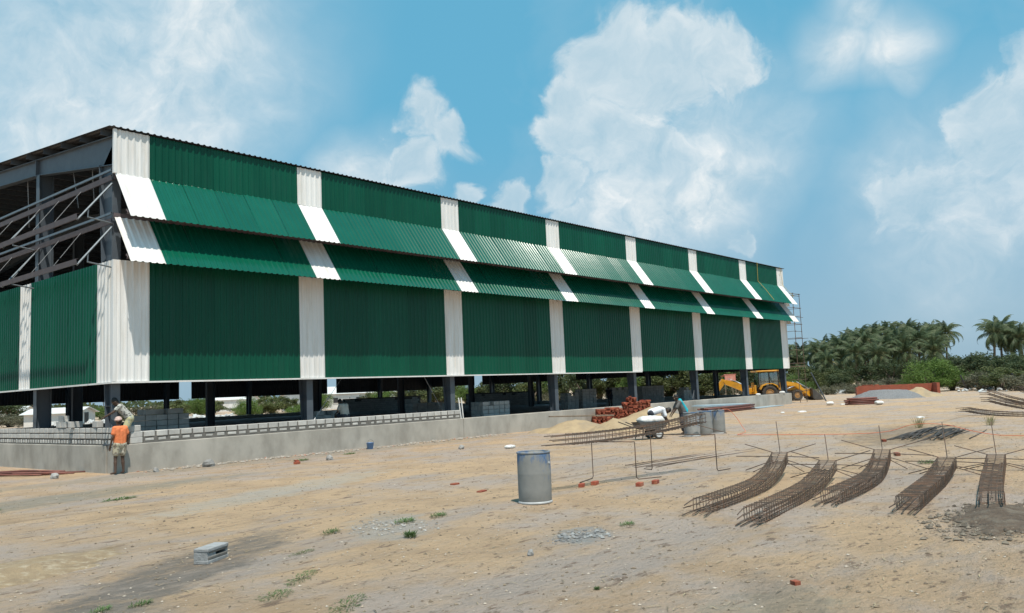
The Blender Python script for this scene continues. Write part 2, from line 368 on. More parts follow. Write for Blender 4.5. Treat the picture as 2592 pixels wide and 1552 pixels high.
def put(name, me, parent=None, loc=None, rot=None, scale=None):
    o = bpy.data.objects.new(name, me); COL.objects.link(o)
    if loc is not None: o.location = loc
    if rot is not None: o.rotation_euler = rot
    if scale is not None: o.scale = scale
    if parent is not None: o.parent = parent
    return o
def tag(o, label=None, cat=None, group=None, kind=None):
    if label: o['label'] = label
    if cat: o['category'] = cat
    if group: o['group'] = group
    if kind: o['kind'] = kind
    return o
def empty(name, loc=(0, 0, 0), rz=0, label=None, cat=None, group=None):
    o = bpy.data.objects.new(name, None); COL.objects.link(o); o.location = loc; o.rotation_euler = (0, 0, rz)
    o.empty_display_size = 0.3
    return tag(o, label, cat, group)
def dup(root, loc, rz=0, label=None, group=None, scale=None, rot=None):
    c = root.copy(); COL.objects.link(c); c.location = loc
    c.rotation_euler = rot if rot else (0, 0, rz)
    if scale is not None: c.scale = (scale,)*3 if isinstance(scale, (int, float)) else scale
    if label: c['label'] = label
    if group: c['group'] = group
    for ch in root.children:
        k = ch.copy(); COL.objects.link(k); k.parent = c
        for g in ch.children:
            q = g.copy(); COL.objects.link(q); q.parent = k
    return c

def N(x, y, z=0.0): return noise.noise(Vector((x, y, z)))
def gz(x, y):
    """height of the trodden ground"""
    d = max(0.0, 1-max(0, math.hypot(x-10, y+12)-60)/60)
    h = 0.030*N(x*0.16, y*0.16)+0.022*N(x*0.55+7, y*0.55)+0.010*N(x*1.9, y*1.9, 3)
    if -0.5 < x < 53 and y > -2: h *= max(0.1, min(1, -y/2))
    return h*d-0.008

# ------------------------------------------------------------------ ground
def axis(lo, hi, fine0, fine1, step, mid0, mid1, mstep):
    a = []; x = fine0
    while x <= fine1: a.append(x); x += step
    x = fine1+mstep
    while x <= mid1: a.append(x); x += mstep
    s = mstep*2
    while x < hi: a.append(x); x += s; s *= 1.5
    a.append(hi)
    x = fine0-mstep
    while x >= mid0: a.append(x); x -= mstep
    s = mstep*2
    while x > lo: a.append(x); x -= s; s *= 1.5
    a.append(lo)
    return sorted(a)
gx = axis(-3000, 4000, -11, 24, 0.17, -20, 100, 1.2)
gy = axis(-3000, 4000, -25, 0, 0.17, -40, 50, 1.2)
gv = [(x, y, gz(x, y)) for y in gy for x in gx]
nx = len(gx)
gf = [(j*nx+i, j*nx+i+1, (j+1)*nx+i+1, (j+1)*nx+i) for j in range(len(gy)-1) for i in range(nx-1)]
gme = bpy.data.meshes.new('ground'); gme.from_pydata(gv, [], gf); gme.polygons.foreach_set('use_smooth', [True]*len(gf))

def ground_mat():
    m = bpy.data.materials.new('sandy_ground'); m.use_nodes = True
    t = m.node_tree; b = t.nodes['Principled BSDF']; b.inputs['Roughness'].default_value = 0.95; b.inputs['Specular IOR Level'].default_value = 0.15
    tcn = t.nodes.new('ShaderNodeTexCoord'); V = tcn.outputs['Object']
    def mp(s, rz=0.0, loc=(0, 0, 0)):
        n = t.nodes.new('ShaderNodeMapping'); n.inputs['Scale'].default_value = s; n.inputs['Rotation'].default_value = (0, 0, rz); n.inputs['Location'].default_value = loc
        t.links.new(V, n.inputs['Vector']); return n.outputs[0]
    def nz(vec, s, d=8, ro=0.62, di=0.0):
        n = t.nodes.new('ShaderNodeTexNoise'); n.inputs['Scale'].default_value = s; n.inputs['Detail'].default_value = d
        n.inputs['Roughness'].default_value = ro; n.inputs['Distortion'].default_value = di; t.links.new(vec, n.inputs['Vector']); return n.outputs['Fac']
    def rg(src, l, h, a=0.0, c=1.0):
        n = t.nodes.new('ShaderNodeMapRange'); n.interpolation_type = 'SMOOTHSTEP'
        n.inputs['From Min'].default_value = l; n.inputs['From Max'].default_value = h; n.inputs['To Min'].default_value = a; n.inputs['To Max'].default_value = c
        t.links.new(src, n.inputs['Value']); return n.outputs[0]
    def mth(op, a, c):
        n = t.nodes.new('ShaderNodeMath'); n.operation = op
        for i, v in enumerate((a, c)):
            if isinstance(v, (int, float)): n.inputs[i].default_value = v
            else: t.links.new(v, n.inputs[i])
        return n.outputs[0]
    def mix(f, a, c):
        x = t.nodes.new('ShaderNodeMix'); x.data_type = 'RGBA'; t.links.new(f, x.inputs['Factor'])
        for k, v in (('A', a), ('B', c)):
            if isinstance(v, tuple): x.inputs[k].default_value = (*v, 1)
            else: t.links.new(v, x.inputs[k])
        return x.outputs['Result']
    # warm sand and pale grey dust in broad drifts
    col = mix(rg(nz(V, 0.17, 7, 0.66), 0.44, 0.58), (0.555, 0.392, 0.250), (0.460, 0.375, 0.315))
    col = mix(rg(nz(V, 0.8, 7), 0.42, 0.66), col, (0.465, 0.33, 0.215))
    col = mix(rg(nz(mp((0.35, 1, 1), 0.3), 0.55, 7), 0.50, 0.66), col, (0.415, 0.345, 0.295))
    # ruts and tracks running along the site
    trk = rg(nz(mp((0.07, 1.7, 1), R(-8)), 1.0, 8, 0.66, 0.5), 0.58, 0.68)
    col = mix(mth('MULTIPLY', trk, 0.6), col, (0.27, 0.205, 0.14))
    # small brown scuffs, damp spots and clods
    sc = rg(nz(mp((0.55, 1.5, 1), R(-40)), 3.4, 9, 0.74), 0.555, 0.635)
    col = mix(mth('MULTIPLY', sc, 0.85), col, (0.21, 0.15, 0.11))
    sc2 = rg(nz(V, 14.0, 6, 0.75), 0.57, 0.68)
    col = mix(mth('MULTIPLY', sc2, 0.6), col, (0.25, 0.195, 0.145))
    pale = rg(nz(mp((1, 1, 1), 0, (31, 17, 0)), 7.0, 8, 0.75), 0.60, 0.72)
    col = mix(mth('MULTIPLY', pale, 0.55), col, (0.60, 0.51, 0.42))
    # grit
    vo = t.nodes.new('ShaderNodeTexVoronoi'); vo.inputs['Scale'].default_value = 9.0; t.links.new(V, vo.inputs['Vector'])
    col = mix(rg(vo.outputs['Distance'], 0.09, 0.05, 0, 0.6), col, (0.50, 0.46, 0.40))
    brk = rg(nz(mp((0.6, 1.4, 1), R(-30)), 3.2, 7, 0.72), 0.36, 0.58, 0.45, 1.0)
    pn = mth('MULTIPLY', mth('SUBTRACT', nz(V, 1.6, 6, 0.7), 0.5), 1.7)
    # patches of different earth: (x, y, rx, ry, turn, colour, strength)
    for x, y, rx, ry, a, c, s in ((-6.3, -15.6, 3.4, 0.8, 0.55, (0.205, 0.18, 0.155), 1.0), (-7.2, -13.6, 1.5, 0.75, 0.35, (0.33, 0.235, 0.135), 1.0),
                                  (-4.5, -5.5, 7.0, 1.2, 0.15, (0.27, 0.25, 0.20), 0.9), (-3.0, -15.6, 1.8, 0.7, 0.9, (0.38, 0.36, 0.325), 0.8),
                                  (-2.3, -18.6, 0.75, 0.45, 0.5, (0.30, 0.30, 0.29), 1.0), (17.5, -17.5, 6, 2.2, 0.2, (0.235, 0.18, 0.125), 0.9),
                                  (-8.4, -17.6, 1.8, 0.8, 0.7, (0.27, 0.235, 0.20), 0.8), (1.1, -22.8, 1.5, 0.6, 0.2, (0.13, 0.10, 0.075), 1.0),
                                  (-0.6, -9.5, 5.0, 0.9, 0.35, (0.45, 0.41, 0.35), 0.8), (4, -1.2, 18, 0.9, 0.0, (0.33, 0.285, 0.225), 0.8),
                                  (-5.6, -23.0, 2.6, 1.0, 0.6, (0.33, 0.30, 0.235), 0.8), (-4.0, -22.0, 1.2, 0.35, 0.7, (0.29, 0.225, 0.165), 0.6)):
        v = mp((1/rx, 1/ry, 0.0), 0, (0, 0, 0)); mpn = v.node
        mpn.vector_type = 'TEXTURE'; mpn.inputs['Location'].default_value = (x, y, 0); mpn.inputs['Rotation'].default_value = (0, 0, a); mpn.inputs['Scale'].default_value = (rx, ry, 1e6)
        ln = t.nodes.new('ShaderNodeVectorMath'); ln.operation = 'LENGTH'; t.links.new(v, ln.inputs[0])
        d = mth('ADD', ln.outputs['Value'], pn)
        col = mix(mth('MULTIPLY', mth('MULTIPLY', rg(d, 1.05, 0.55), s*0.9), brk), col, c)
    t.links.new(col, b.inputs['Base Color'])
    h = mth('ADD', mth('MULTIPLY', nz(V, 3.0, 10, 0.72), 1.0), mth('MULTIPLY', nz(V, 22.0, 6, 0.7), 0.35))
    h = mth('ADD', h, mth('MULTIPLY', nz(mp((0.5, 1.2, 1), R(30)), 6.5, 8, 0.65), 0.6))
    bn = t.nodes.new('ShaderNodeBump'); bn.inputs['Strength'].default_value = 1.0; bn.inputs['Distance'].default_value = 0.13
    t.links.new(h, bn.inputs['Height']); t.links.new(bn.outputs[0], b.inputs['Normal'])
    return m
GROUND = ground_mat()
gme.materials.append(GROUND)
tag(put('ground', gme), 'sandy trodden building site ground with ruts and pale dust', kind='structure')

# ------------------------------------------------------------------ warehouse
W = empty('warehouse', (0, 0, 0), 0, 'long green and white corrugated steel warehouse on a concrete plinth', 'warehouse')
LX, LY = 52.0, 40.0
Z_PL, Z_BOT, Z_LW, Z_C2, Z_C1, Z_TOP = 0.83, 2.72, 6.42, 7.74, 9.10, 10.50
RIB = 0.03
def sheet_mesh(name, h, outer, inner, w=1.07, ribs=5, th=0.006):
    """one trapezoidal sheet: x across, z up, ribs towards -y, painted outer face and inner face"""
    p = w/ribs; prof = []
    for i in range(ribs):
        x0 = i*p
        prof += [(x0, 0), (x0+p*0.40, 0), (x0+p*0.56, -RIB), (x0+p*0.76, -RIB), (x0+p*0.92, 0)]
    prof.append((w, 0)); n = len(prof)
    nz_ = 3; vs = []; fs = []; mi = []
    for s in (0, 1):
        for k in range(nz_+1):
            z = h*k/nz_
            bow = 0.002*math.sin(math.pi*k/nz_)
            vs += [(x, y-bow+s*th, z) for x, y in prof]
    lay = n*(nz_+1)
    for k in range(nz_):
        for i in range(n-1):
            a = k*n+i
            fs.append((a, a+1, a+n+1, a+n)); mi.append(0)
            a += lay
            fs.append((a, a+n, a+n+1, a+1)); mi.append(1)
    for i in range(n-1):
        fs.append((i, i+lay, i+1+lay, i+1)); mi.append(1)
        a = nz_*n+i; fs.append((a, a+1, a+1+lay, a+lay)); mi.append(1)
    me = bpy.data.meshes.new(name); me.from_pydata(vs, [], fs); me.materials.append(outer); me.materials.append(inner)
    me.polygons.foreach_set('material_index', mi); return me
SLOPE = math.hypot(1.06, Z_C2-6.24)
CANG = -math.atan2(1.06, Z_C2-6.24)
SM = {}
for key, h in (('up', Z_TOP-Z_C1), ('can', SLOPE), ('low', Z_LW-Z_BOT), ('tall', 8.2)):
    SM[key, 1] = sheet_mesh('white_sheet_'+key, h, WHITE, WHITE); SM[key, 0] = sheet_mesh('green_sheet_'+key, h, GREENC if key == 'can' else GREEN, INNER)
# sheet layout along the long side: (x, width, white?)
def layout(n0, spans):
    out = []
    for x0, x1, white, cnt in spans:
        for i in range(cnt): out.append((x0+(x1-x0)*i/cnt, (x1-x0)/cnt, white))
    return out
X1, B_, WS = 6.68, 7.5, 1.09
spans = [(0, WS, 1, 1), (WS, X1, 0, 5)]
for i in range(6):
    s = X1+B_*i
    spans += [(s, s+WS, 1, 1), (s+WS, s+B_ if i < 5 else 50.84, 0, 6 if i < 5 else 5)]
spans.append((50.84, 51.93, 1, 1))
LONG = layout(0, spans)
rs = random.Random(3)
def jit(a): return rs.uniform(-a, a)
def sheet(kind, white, loc, rot, w):
    nm = ('white' if white else 'green')+('_canopy_sheet' if kind == 'can' else '_wall_sheet')
    return put(nm, SM[kind, white], W, loc, rot, (w/1.07, 1, 1))
for x, w, wh in LONG:
    sheet('up', wh, (x, 0.0+jit(.002), Z_C1), (jit(.002), 0, jit(.002)), w)
    for zc in (Z_C1-Z_C2, 0.0):
        sheet('can', wh, (x, -1.06, 6.24+zc), (CANG+jit(.007), jit(.003), jit(.011)), w)
    sheet('low', wh, (x, jit(.002), Z_BOT), (jit(.0015), 0, jit(.0015)), w)
# left gable: low wall only, canopy frames still bare
gl = [(0, 1.15, 1, 1), (1.15, 6.37, 0, 5), (6.37, 7.36, 1, 1), (7.36, 12.3, 0, 5), (12.3, 13.3, 1, 1), (13.3, 18.3, 0, 5), (18.3, 19.3, 1, 1), (19.3, 40, 0, 19)]
for y, w, wh in layout(0, gl):
    sheet('low', wh, (jit(.002)-0.004, y+w, Z_BOT), (jit(.002), 0, -math.pi/2+jit(.003)), w)
# far gable, clad to full height with slots still open
def gable_run(gaps, a, b):
    ys = []; y = a
    while y < b-0.1:
        w = min(1.07, b-y); hit = [g for g in gaps if g[0]-0.6 < y+w/2 < g[0]+0.6]
        ys.append((y, w, bool(hit))); y += w
    return ys
for y, w, gap in gable_run([(9.3,), (21.4,), (32.8,)], 0.0, 40):
    if gap: continue
    o = put('far_gable_sheet', SM['tall', 0], W, (51.95, y, 2.66), (0, 0, math.pi/2), (w/1.07, 1, (Z_TOP-2.70+0.0)/8.2))
for x, w, gap in gable_run([(24.4,), (39.2,)], 0.0, 51.9):
    if gap: continue
    put('rear_wall_sheet', SM['tall', 0], W, (x+w, 40.0, 2.40), (0, 0, math.pi), (w/1.07, 1, (Z_TOP-2.42)/8.2))
# canopies on the far gable
for k in range(12):
    for zc in (Z_C1-Z_C2, 0.0):
        wh = 1 if k == 0 else 0
        o = put(('white' if wh else 'green')+'_canopy_sheet', SM['can', wh], W, (51.98+1.06, -0.02+1.07*k, 6.24+zc), None, None)
        o.rotation_euler = (Matrix.Rotation(math.pi/2, 3, 'Z') @ Matrix.Rotation(CANG, 3, 'X')).to_euler()
# upper gable triangle of the far end
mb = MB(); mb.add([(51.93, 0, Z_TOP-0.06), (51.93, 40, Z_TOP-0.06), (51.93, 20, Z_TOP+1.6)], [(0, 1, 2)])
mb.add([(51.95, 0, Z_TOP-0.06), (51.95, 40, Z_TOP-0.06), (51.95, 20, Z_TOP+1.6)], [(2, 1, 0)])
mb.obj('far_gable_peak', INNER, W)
# white drip trim under the low wall (stops half way along) and down the corners
mb = MB(); mb.box((15.0, -0.035, Z_BOT-0.03), (30.2, 0.075, 0.05)); mb.box((-0.04, 20, Z_BOT-0.03), (0.075, 40.0, 0.05)); mb.obj('drip_trim', WHITE, W)
mb = MB(); mb.box((-0.012, -0.012, (Z_C1+Z_TOP)/2), (0.09, 0.09, Z_TOP-Z_C1-0.01)); mb.obj('corner_trim', WHITE, W)
mb = MB(); mb.box((-0.008, -0.008, (Z_BOT+Z_LW)/2), (0.10, 0.10, Z_LW-Z_BOT-0.01)); mb.obj('corner_trim', WHITE, W)
mb = MB(); mb.box((51.95, -0.01, (Z_C1+Z_TOP)/2), (0.06, 0.09, Z_TOP-Z_C1-0.01)); mb.box((51.95, -0.01, (Z_BOT+Z_LW)/2), (0.06, 0.09, Z_LW-Z_BOT-0.01)); mb.obj('corner_trim', WHITE, W)
# roof sheets
RS = 0.083; RANG = math.atan(RS); RL = 20.12/math.cos(RANG)
roof_me = sheet_mesh('roof_sheet', RL, ROOFG, INNER)
x = -0.22
while x < 52.2:
    o = put('roof_sheet', roof_me, W, (x, -0.12, Z_TOP+0.035), (-(math.pi/2-RANG), 0, 0))
    o = put('roof_sheet', roof_me, W, (x+1.07, 40.12, Z_TOP+0.035), (-(math.pi/2-RANG), 0, math.pi))
    x += 1.07
# frames
FX = [0.16]+[7.23+7.5*i for i in range(6)]+[51.65]
def ibeam(mb, pts_out, pts_in, flw, M=None, web=0.012, fl=0.022):
    """tapered I member: outer and inner flange lines in the yz plane, flange width along x"""
    a0, a1 = Vector(pts_out[0]), Vector(pts_out[1]); b0, b1 = Vector(pts_in[0]), Vector(pts_in[1])
    def slab(p, q, w, off):
        vs = []
        for s in (-1, 1):
            for pt in (p, q):
                vs += [(s*w/2, pt[0], pt[1]), (s*w/2, pt[0]+off[0], pt[1]+off[1])]
        mb.add(vs, [(0, 1, 3, 2), (4, 6, 7, 5), (0, 4, 5, 1), (2, 3, 7, 6), (0, 2, 6, 4), (1, 5, 7, 3)], 0, M)
    d = (b0-a0).normalized()
    slab(a0, a1, flw, d*fl); slab(b0, b1, flw, -d*fl)
    h = web/2
    vs = [(s*h, p[0], p[1]) for s in (-1, 1) for p in (a0+d*fl, a1+d*fl, b1-d*fl, b0-d*fl)]
    mb.add(vs, [(0, 1, 2, 3), (7, 6, 5, 4)], 0, M)
col_near = MB(); ibeam(col_near, ((0.22, Z_PL+0.03), (0.22, Z_TOP-0.15)), ((0.58, Z_PL+0.03), (1.15, Z_TOP-0.9)), 0.27)
col_near.box((0, 0.4, Z_PL+0.015), (0.36, 0.55, 0.03)); col_near.box((0, 0.5, 2.0), (0.24, 0.42, 0.016)); col_near.box((0, 0.62, 5.6), (0.24, 0.5, 0.016))
col_me = col_near.mesh('column', STEEL)
raf = MB(); ibeam(raf, ((0.22, Z_TOP-0.12), (20.0, Z_TOP-0.12+RS*19.8)), ((0.22, Z_TOP-1.15), (6.2, Z_TOP-0.12+RS*6-0.62)), 0.24)
raf2 = MB()
def rafter(mb):
    ibeam(mb, ((0.22, Z_TOP-0.14), (6.2, Z_TOP-0.14+RS*6)), ((0.22, Z_TOP-1.08), (6.2, Z_TOP-0.14+RS*6-0.58)), 0.24)
    ibeam(mb, ((6.23, Z_TOP-0.14+RS*6.03), (20, Z_TOP-0.14+RS*19.8)), ((6.23, Z_TOP-0.14+RS*6.03-0.58), (20, Z_TOP-0.14+RS*19.8-0.62)), 0.24)
    mb.box((0, 6.215, Z_TOP-0.14+RS*6-0.30), (0.26, 0.03, 0.66))
rafter(raf2); raf_me = raf2.mesh('rafter', STEEL)
for X in FX:
    put('column', col_me, W, (X, 0, 0)); put('rafter', raf_me, W, (X, 0, 0))
    put('column', col_me, W, (X, LY, 0), (0, 0, math.pi)); put('rafter', raf_me, W, (X, LY, 0), (0, 0, math.pi))
# gable and inner columns
gc = MB(); gc.box((0.012, 0, 0), (0.024, 0.26, 1)); gc.box((0.25, 0, 0), (0.45, 0.014, 1)); gc.box((0.488, 0, 0), (0.024, 0.26, 1))
gcm = gc.mesh('gable_column', STEEL)
for y in (6.05, 12.4, 18.6, 24.5, 30.5, 36.4):
    ztop = Z_TOP-0.75+RS*min(y, 40-y); hh = ztop-0.5
    put('gable_column', gcm, W, (0.05, y, 0.5+hh/2), None, (1, 1, hh)); put('gable_column', gcm, W, (51.85, y, 0.5+hh/2), (0, 0, math.pi), (1, 1, hh))
for X in FX[1:-1]:
    hh = Z_TOP+0.9-0.5
    put('inner_column', gcm, W, (X-0.25, 20.0, 0.5+hh/2), None, (1, 0.8, hh))
# roof purlins
def channel(mb, length, h=0.20, fl=0.07, t=0.004, lip=0.02, M=None):
    """lipped channel along x, web at y=0, flanges towards +y"""
    mb.box((length/2, 0, 0), (length, t, h), 0, None, M)
    for s in (-1, 1):
        mb.box((length/2, fl/2, s*(h/2-t/2)), (length, fl, t), 0, None, M); mb.box((length/2, fl, s*(h/2-lip/2)), (length, t, lip), 0, None, M)
pm = MB(); channel(pm, 52.3, 0.18); pm_me = pm.mesh('roof_purlin', STEEL)  # galvanised purlins coloured dark to stand in for the dim interior
for k in range(14):
    y = 0.55+1.47*k
    for s in (0, 1):
        yy = y if s == 0 else 40-y
        put('roof_purlin', pm_me, W, (-0.19, yy, Z_TOP-0.04+RS*y), (RANG*(1 if s == 0 else -1), 0, 0))
# girts behind the cladding
gm = MB(); channel(gm, 51.9, 0.16); gm_me = gm.mesh('wall_girt', PURL)
for z in (2.90, 4.55, 6.30, 7.80, 9.02, 10.3):
    put('wall_girt', gm_me, W, (0, 0.06, z))
    if z < 6.4:
        gg = MB(); channel(gg, 39.6, 0.16); gg.obj('wall_girt', PURL, W, loc=(0.08, 39.8, z), rot=(0, 0, -math.pi/2))
# canopy brackets along the front (seen under the edges) and the bare frames on the left gable
def bracket(mb, M=None):
    mb.tube([(0, 0, 0), (-1.03, 0, -1.28)], 0.03, 4, 0, True, M)
    mb.tube([(0, 0, -1.26), (-0.72, 0, -1.16)], 0.024, 4, 0, True, M)
    mb.tube([(-0.70, 0, -0.86), (-0.72, 0, -1.17)], 0.02, 4, 0, True, M)
GALVD = mat('dull_galvanised', (0.18, 0.21, 0.235), (0.13, 0.155, 0.175), 6.0, 0.45, metal=0.3)
bm_ = MB(); bracket(bm_); br_me = bm_.mesh('canopy_bracket', GALVD)
for zt in (Z_C1-0.28, Z_C2-0.28):
    for y in (0.16, 6.05, 12.4, 18.6, 24.5, 30.5, 36.4): put('canopy_bracket', br_me, W, (0, y, zt))
    for X in FX[1:]: put('canopy_bracket', br_me, W, (X, -0.02, zt-0.05), (0, 0, math.pi/2), (0.8, 1, 0.8))
    pa = MB(); channel(pa, 39.5, 0.16, 0.06)
    pa_me = pa.mesh('canopy_purlin', PURL)
    put('canopy_purlin', pa_me, W, (-0.06, 39.6, zt+0.16), (R(12), 0, -math.pi/2))
    put('canopy_purlin', pa_me, W, (-1.06, 39.6, zt-1.18), (R(12), 0, -math.pi/2))
    pg = MB(); channel(pg, 39.5, 0.07, 0.05); pg.obj('canopy_angle', GALVD, W, loc=(-0.07, 39.6, zt+0.40), rot=(0, 0, -math.pi/2))
    fp = MB(); channel(fp, 51.9, 0.14, 0.06); fp.obj('canopy_purlin', PURL, W, loc=(0, -0.80, zt-1.03), rot=(R(-35), 0, 0))
    # sag rods
    for y in (1.9, 3.6, 5.2, 7.7, 9.3, 10.9, 14, 16):
        q = MB(); q.tube([(-0.05, y+0.35, zt+0.12), (-1.03, y, zt-1.12)], 0.008, 4); q.obj('sag_rod', STEEL, W)
# roof braces in the open gable
for y, a in ((2.6, 0.2), (4.2, -0.2), (8.0, 0.3)):
    q = MB(); q.tube([(0.4, y, Z_TOP-0.15+RS*y), (0.6, y+a, Z_TOP-1.7)], 0.013, 4); q.obj('sag_rod', GALV, W)
# slack bracing cables between columns
for X, X2 in ((7.35, 9.7), (14.5, 13.0), (36.9, 38.5)):
    q = MB(); q.tube([(X, 0.45, Z_PL+0.1), (X2, 0.7, 3.4)], 0.010, 4); q.obj('bracing_cable', GALV, W)
# plinth walls and slab
def plinth_piece(c, s, name='plinth'):
    mb = MB(); mb.box(c, s, bev=0.015); return mb.obj(name, CONC, W)
plinth_piece((7.55, 0.20, 0.165), (15.08, 0.44, 1.33)); plinth_piece((33.57, 0.20, 0.163), (36.90, 0.44, 1.326))
plinth_piece((0.20, 20.2, 0.16), (0.44, 39.5, 1.32)); plinth_piece((51.82, 20.2, 0.16), (0.42, 39.5, 1.32)); plinth_piece((26, 39.8, 0.15), (51.0, 0.4, 1.30))
mb = MB(); mb.box((26, 20, 0.245), (51.2, 39.2, 0.51)); mb.obj('floor_slab', SLAB, W)
# a rope hanging over the right end of the roof
q = MB(); q.tube([(47.0, -0.15, 10.6), (47.05, -0.10, 9.2), (47.2, -0.6, 8.5), (47.3, -1.12, 7.7)], 0.02, 5); q.obj('rope', ROPE, W)
q = MB(); q.tube([(51.2, -0.15, 10.6), (51.7, -0.10, 9.2), (52.0, -0.8, 8.2)], 0.015, 5); q.obj('rope', ROPE, W)

# ------------------------------------------------------------------ block walls
def block_mesh(name, s, bev=0.018):
    mb = MB(); mb.box((0, 0, 0), s, bev=bev); return mb.mesh(name, BLOCK)
BL = block_mesh('block', (0.385, 0.16, 0.185)); BLs = block_mesh('block_short', (0.17, 0.16, 0.155), 0.03); BLlow = block_mesh('block_smeared', (0.345, 0.16, 0.145), 0.042)
BLOCKD = mat('weathered_block', (0.36, 0.365, 0.365), (0.25, 0.25, 0.245), 8, 0.95, 0.9, 50, bdist=0.012)
BLp = block_mesh('block_pale', (0.39, 0.19, 0.19), 0.008)
rb = random.Random(11)
def front_wall():
    Wl = empty('block_wall', (0, 0, Z_PL), 0, 'low half-built wall of grey concrete blocks on the front of the plinth', 'block wall')
    x0, x1 = 0.92, 14.95
    mb = MB()
    n = 70
    # mortar body with an uneven face
    for c, (za, zb) in enumerate(((0, 0.185), (0.185, 0.365))):
        vs = []; fs = []
        for i in range(n+1):
            x = x0+(x1-x0)*i/n
            yo = 0.040+0.010*N(x*3.1, c*7.0)
            vs += [(x, yo, za-0.002), (x, yo+0.006*N(x*5, 4+c), zb-(0.0 if c == 0 else 0.02)), (x, 0.20, zb-(0.0 if c == 0 else 0.02)), (x, 0.20, za)]
        for i in range(n):
            a = i*4
            for k in range(3): fs.append((a+k, a+4+k, a+5+k, a+k+1))
        fs += [(0, 1, 2, 3), tuple(n*4+k for k in (3, 2, 1, 0))]
        mb.add(vs, fs)
    mb.obj('mortar', MORTAR, Wl)
    x = x0+0.2
    while x < x1-0.1:
        put('block', BLlow, Wl, (x+rb.uniform(-.012, .012), 0.112+rb.uniform(-.008, .006), 0.105), (rb.uniform(-.02, .02), rb.uniform(-.02, .02), rb.uniform(-.02, .02)), (rb.uniform(.85, 1.05), 1, rb.uniform(.82, 1.1)))
        x += 0.402
    x = x0+0.2
    while x < x1:
        put('block', BL, Wl, (x+rb.uniform(-.006, .006), 0.105+rb.uniform(-.008, .006), 0.277), (rb.uniform(-.01, .01), rb.uniform(-.012, .012), rb.uniform(-.012, .012)), (rb.uniform(.91, .97), 1, rb.uniform(.93, .98)))
        x += 0.402
    # stepped-up end by the corner
    for bx, bz in ((0.72, 0.277), (0.66, 0.46), (0.72, 0.10)):
        put('block', BL, Wl, (bx, 0.12, bz), (0, 0, rb.uniform(-.03, .03)))
front_wall()
def side_wall():
    Wl = empty('block_wall', (0, 0, Z_PL), 0, 'three-course grey block wall on the left gable side of the plinth', 'block wall')
    mb = MB()
    for c in range(3):
        vs = []; fs = []; n = 60
        for i in range(n+1):
            y = 0.02+14*i/n; xo = 0.038+0.010*N(y*3.1, c*5.0, 2)
            vs += [(xo, y, c*0.178-0.002), (xo, y, c*0.178+0.165), (0.20, y, c*0.178+0.165), (0.20, y, c*0.178)]
        for i in range(n):
            a = i*4
            for k in range(3): fs.append((a+k+1, a+5+k, a+4+k, a+k))
        fs += [(3, 2, 1, 0), tuple(n*4+k for k in (0, 1, 2, 3))]
        mb.add(vs, fs)
    mb.obj('mortar', MORTAR, Wl)
    for c in range(3):
        y = 0.14 if c == 0 else 0.22
        while y < 13.9:
            z = c*0.178+0.085
            if c == 0:
                put('block', BLs, Wl, (0.108+rb.uniform(-.008, .006), y, z), (0, rb.uniform(-.02, .02), math.pi/2+rb.uniform(-.03, .03)), (rb.uniform(.88, 1.04), 1, rb.uniform(.85, .98)))
                y += 0.212
            else:
                put('block', BL, Wl, (0.104+rb.uniform(-.006, .006), y, z), (0, 0, math.pi/2+rb.uniform(-.012, .012)), (rb.uniform(.90, .97), 1, rb.uniform(.80, .86)))
                y += 0.398
side_wall()
# loose blocks waiting on the side wall
for i, (y, dz, rz, lab) in enumerate(((2.9, 0, 0.1, 'single grey block lying on the gable block wall near the corner column'),
                                      (1.3, 0, 1.5, 'grey block on the gable wall just left of the orange-shirted man'),
                                      (3.6, 0, 1.57, 'grey block on the gable wall under another laid across'),
                                      (4.0, 0, 1.5, 'grey block on the gable wall nearest the gable column'),
                                      (3.8, 1, 1.57, 'grey block laid across two others on the gable wall'))):
    o = put('concrete_block', BLp, None, (0.11, y, Z_PL+0.534+0.095+0.192*dz), (0, 0, rz)); tag(o, lab, 'block', 'loose blocks on the gable wall')
# white battens leaning at the end of the front block wall
for i, (dx, lab) in enumerate(((0, 'white batten leaning at the open end of the front block wall, left of two'), (0.14, 'white batten leaning at the open end of the front block wall, right of two'))):
    q = MB(); q.box((0, 0, 0.45), (0.05, 0.02, 0.90)); o = q.obj('batten', WHITE, None, loc=(15.05+dx, -0.02+0.10, Z_PL), rot=(-0.06, -0.07+i*0.03, 0)); tag(o, lab, 'batten')

# stacks of blocks inside
def stack(x, y, nx_, ny_, nz_, label, rz=0.0, z0=0.5, drop=0.25, mesh=None, cat='block stack'):
    S = empty('block_stack', (x, y, z0), rz, label, cat)
    for k in range(nz_):
        for i in range(nx_):
            for j in range(ny_):
                if 0 < i < nx_-1 and 0 < j < ny_-1 and k < nz_-1: continue
                if k == nz_-1 and rb.random() < drop: continue
                put('block', mesh or BLp, S, ((i-(nx_-1)/2)*0.40+rb.uniform(-.01, .01), (j-(ny_-1)/2)*0.20+rb.uniform(-.01, .01), 0.095+0.191*k), (0, 0, rb.uniform(-.03, .03)), (0.965, 0.96, 0.94))
stack(2.9, 3.0, 5, 3, 7, 'tall dark stack of blocks behind the man standing on the plinth')
stack(19.4, 2.2, 5, 4, 5, 'pale block stack inside the third bay with a flat lit face', drop=0.1)
stack(17.9, 3.4, 2, 3, 5, 'shaded block stack behind the left of the pale stack in the third bay')
stack(10.3, 3.2, 4, 3, 5, 'low block stack beside the seated man in the pale shirt', drop=0.4)
stack(22.6, 10.0, 7, 3, 5, 'long low block stack deep inside behind the second front column')
stack(31.2, 6.0, 3, 3, 6, 'block stack inside the fourth bay, left of a taller one')
stack(33.0, 6.0, 4, 3, 7, 'taller block stack inside the fourth bay', drop=0.0)
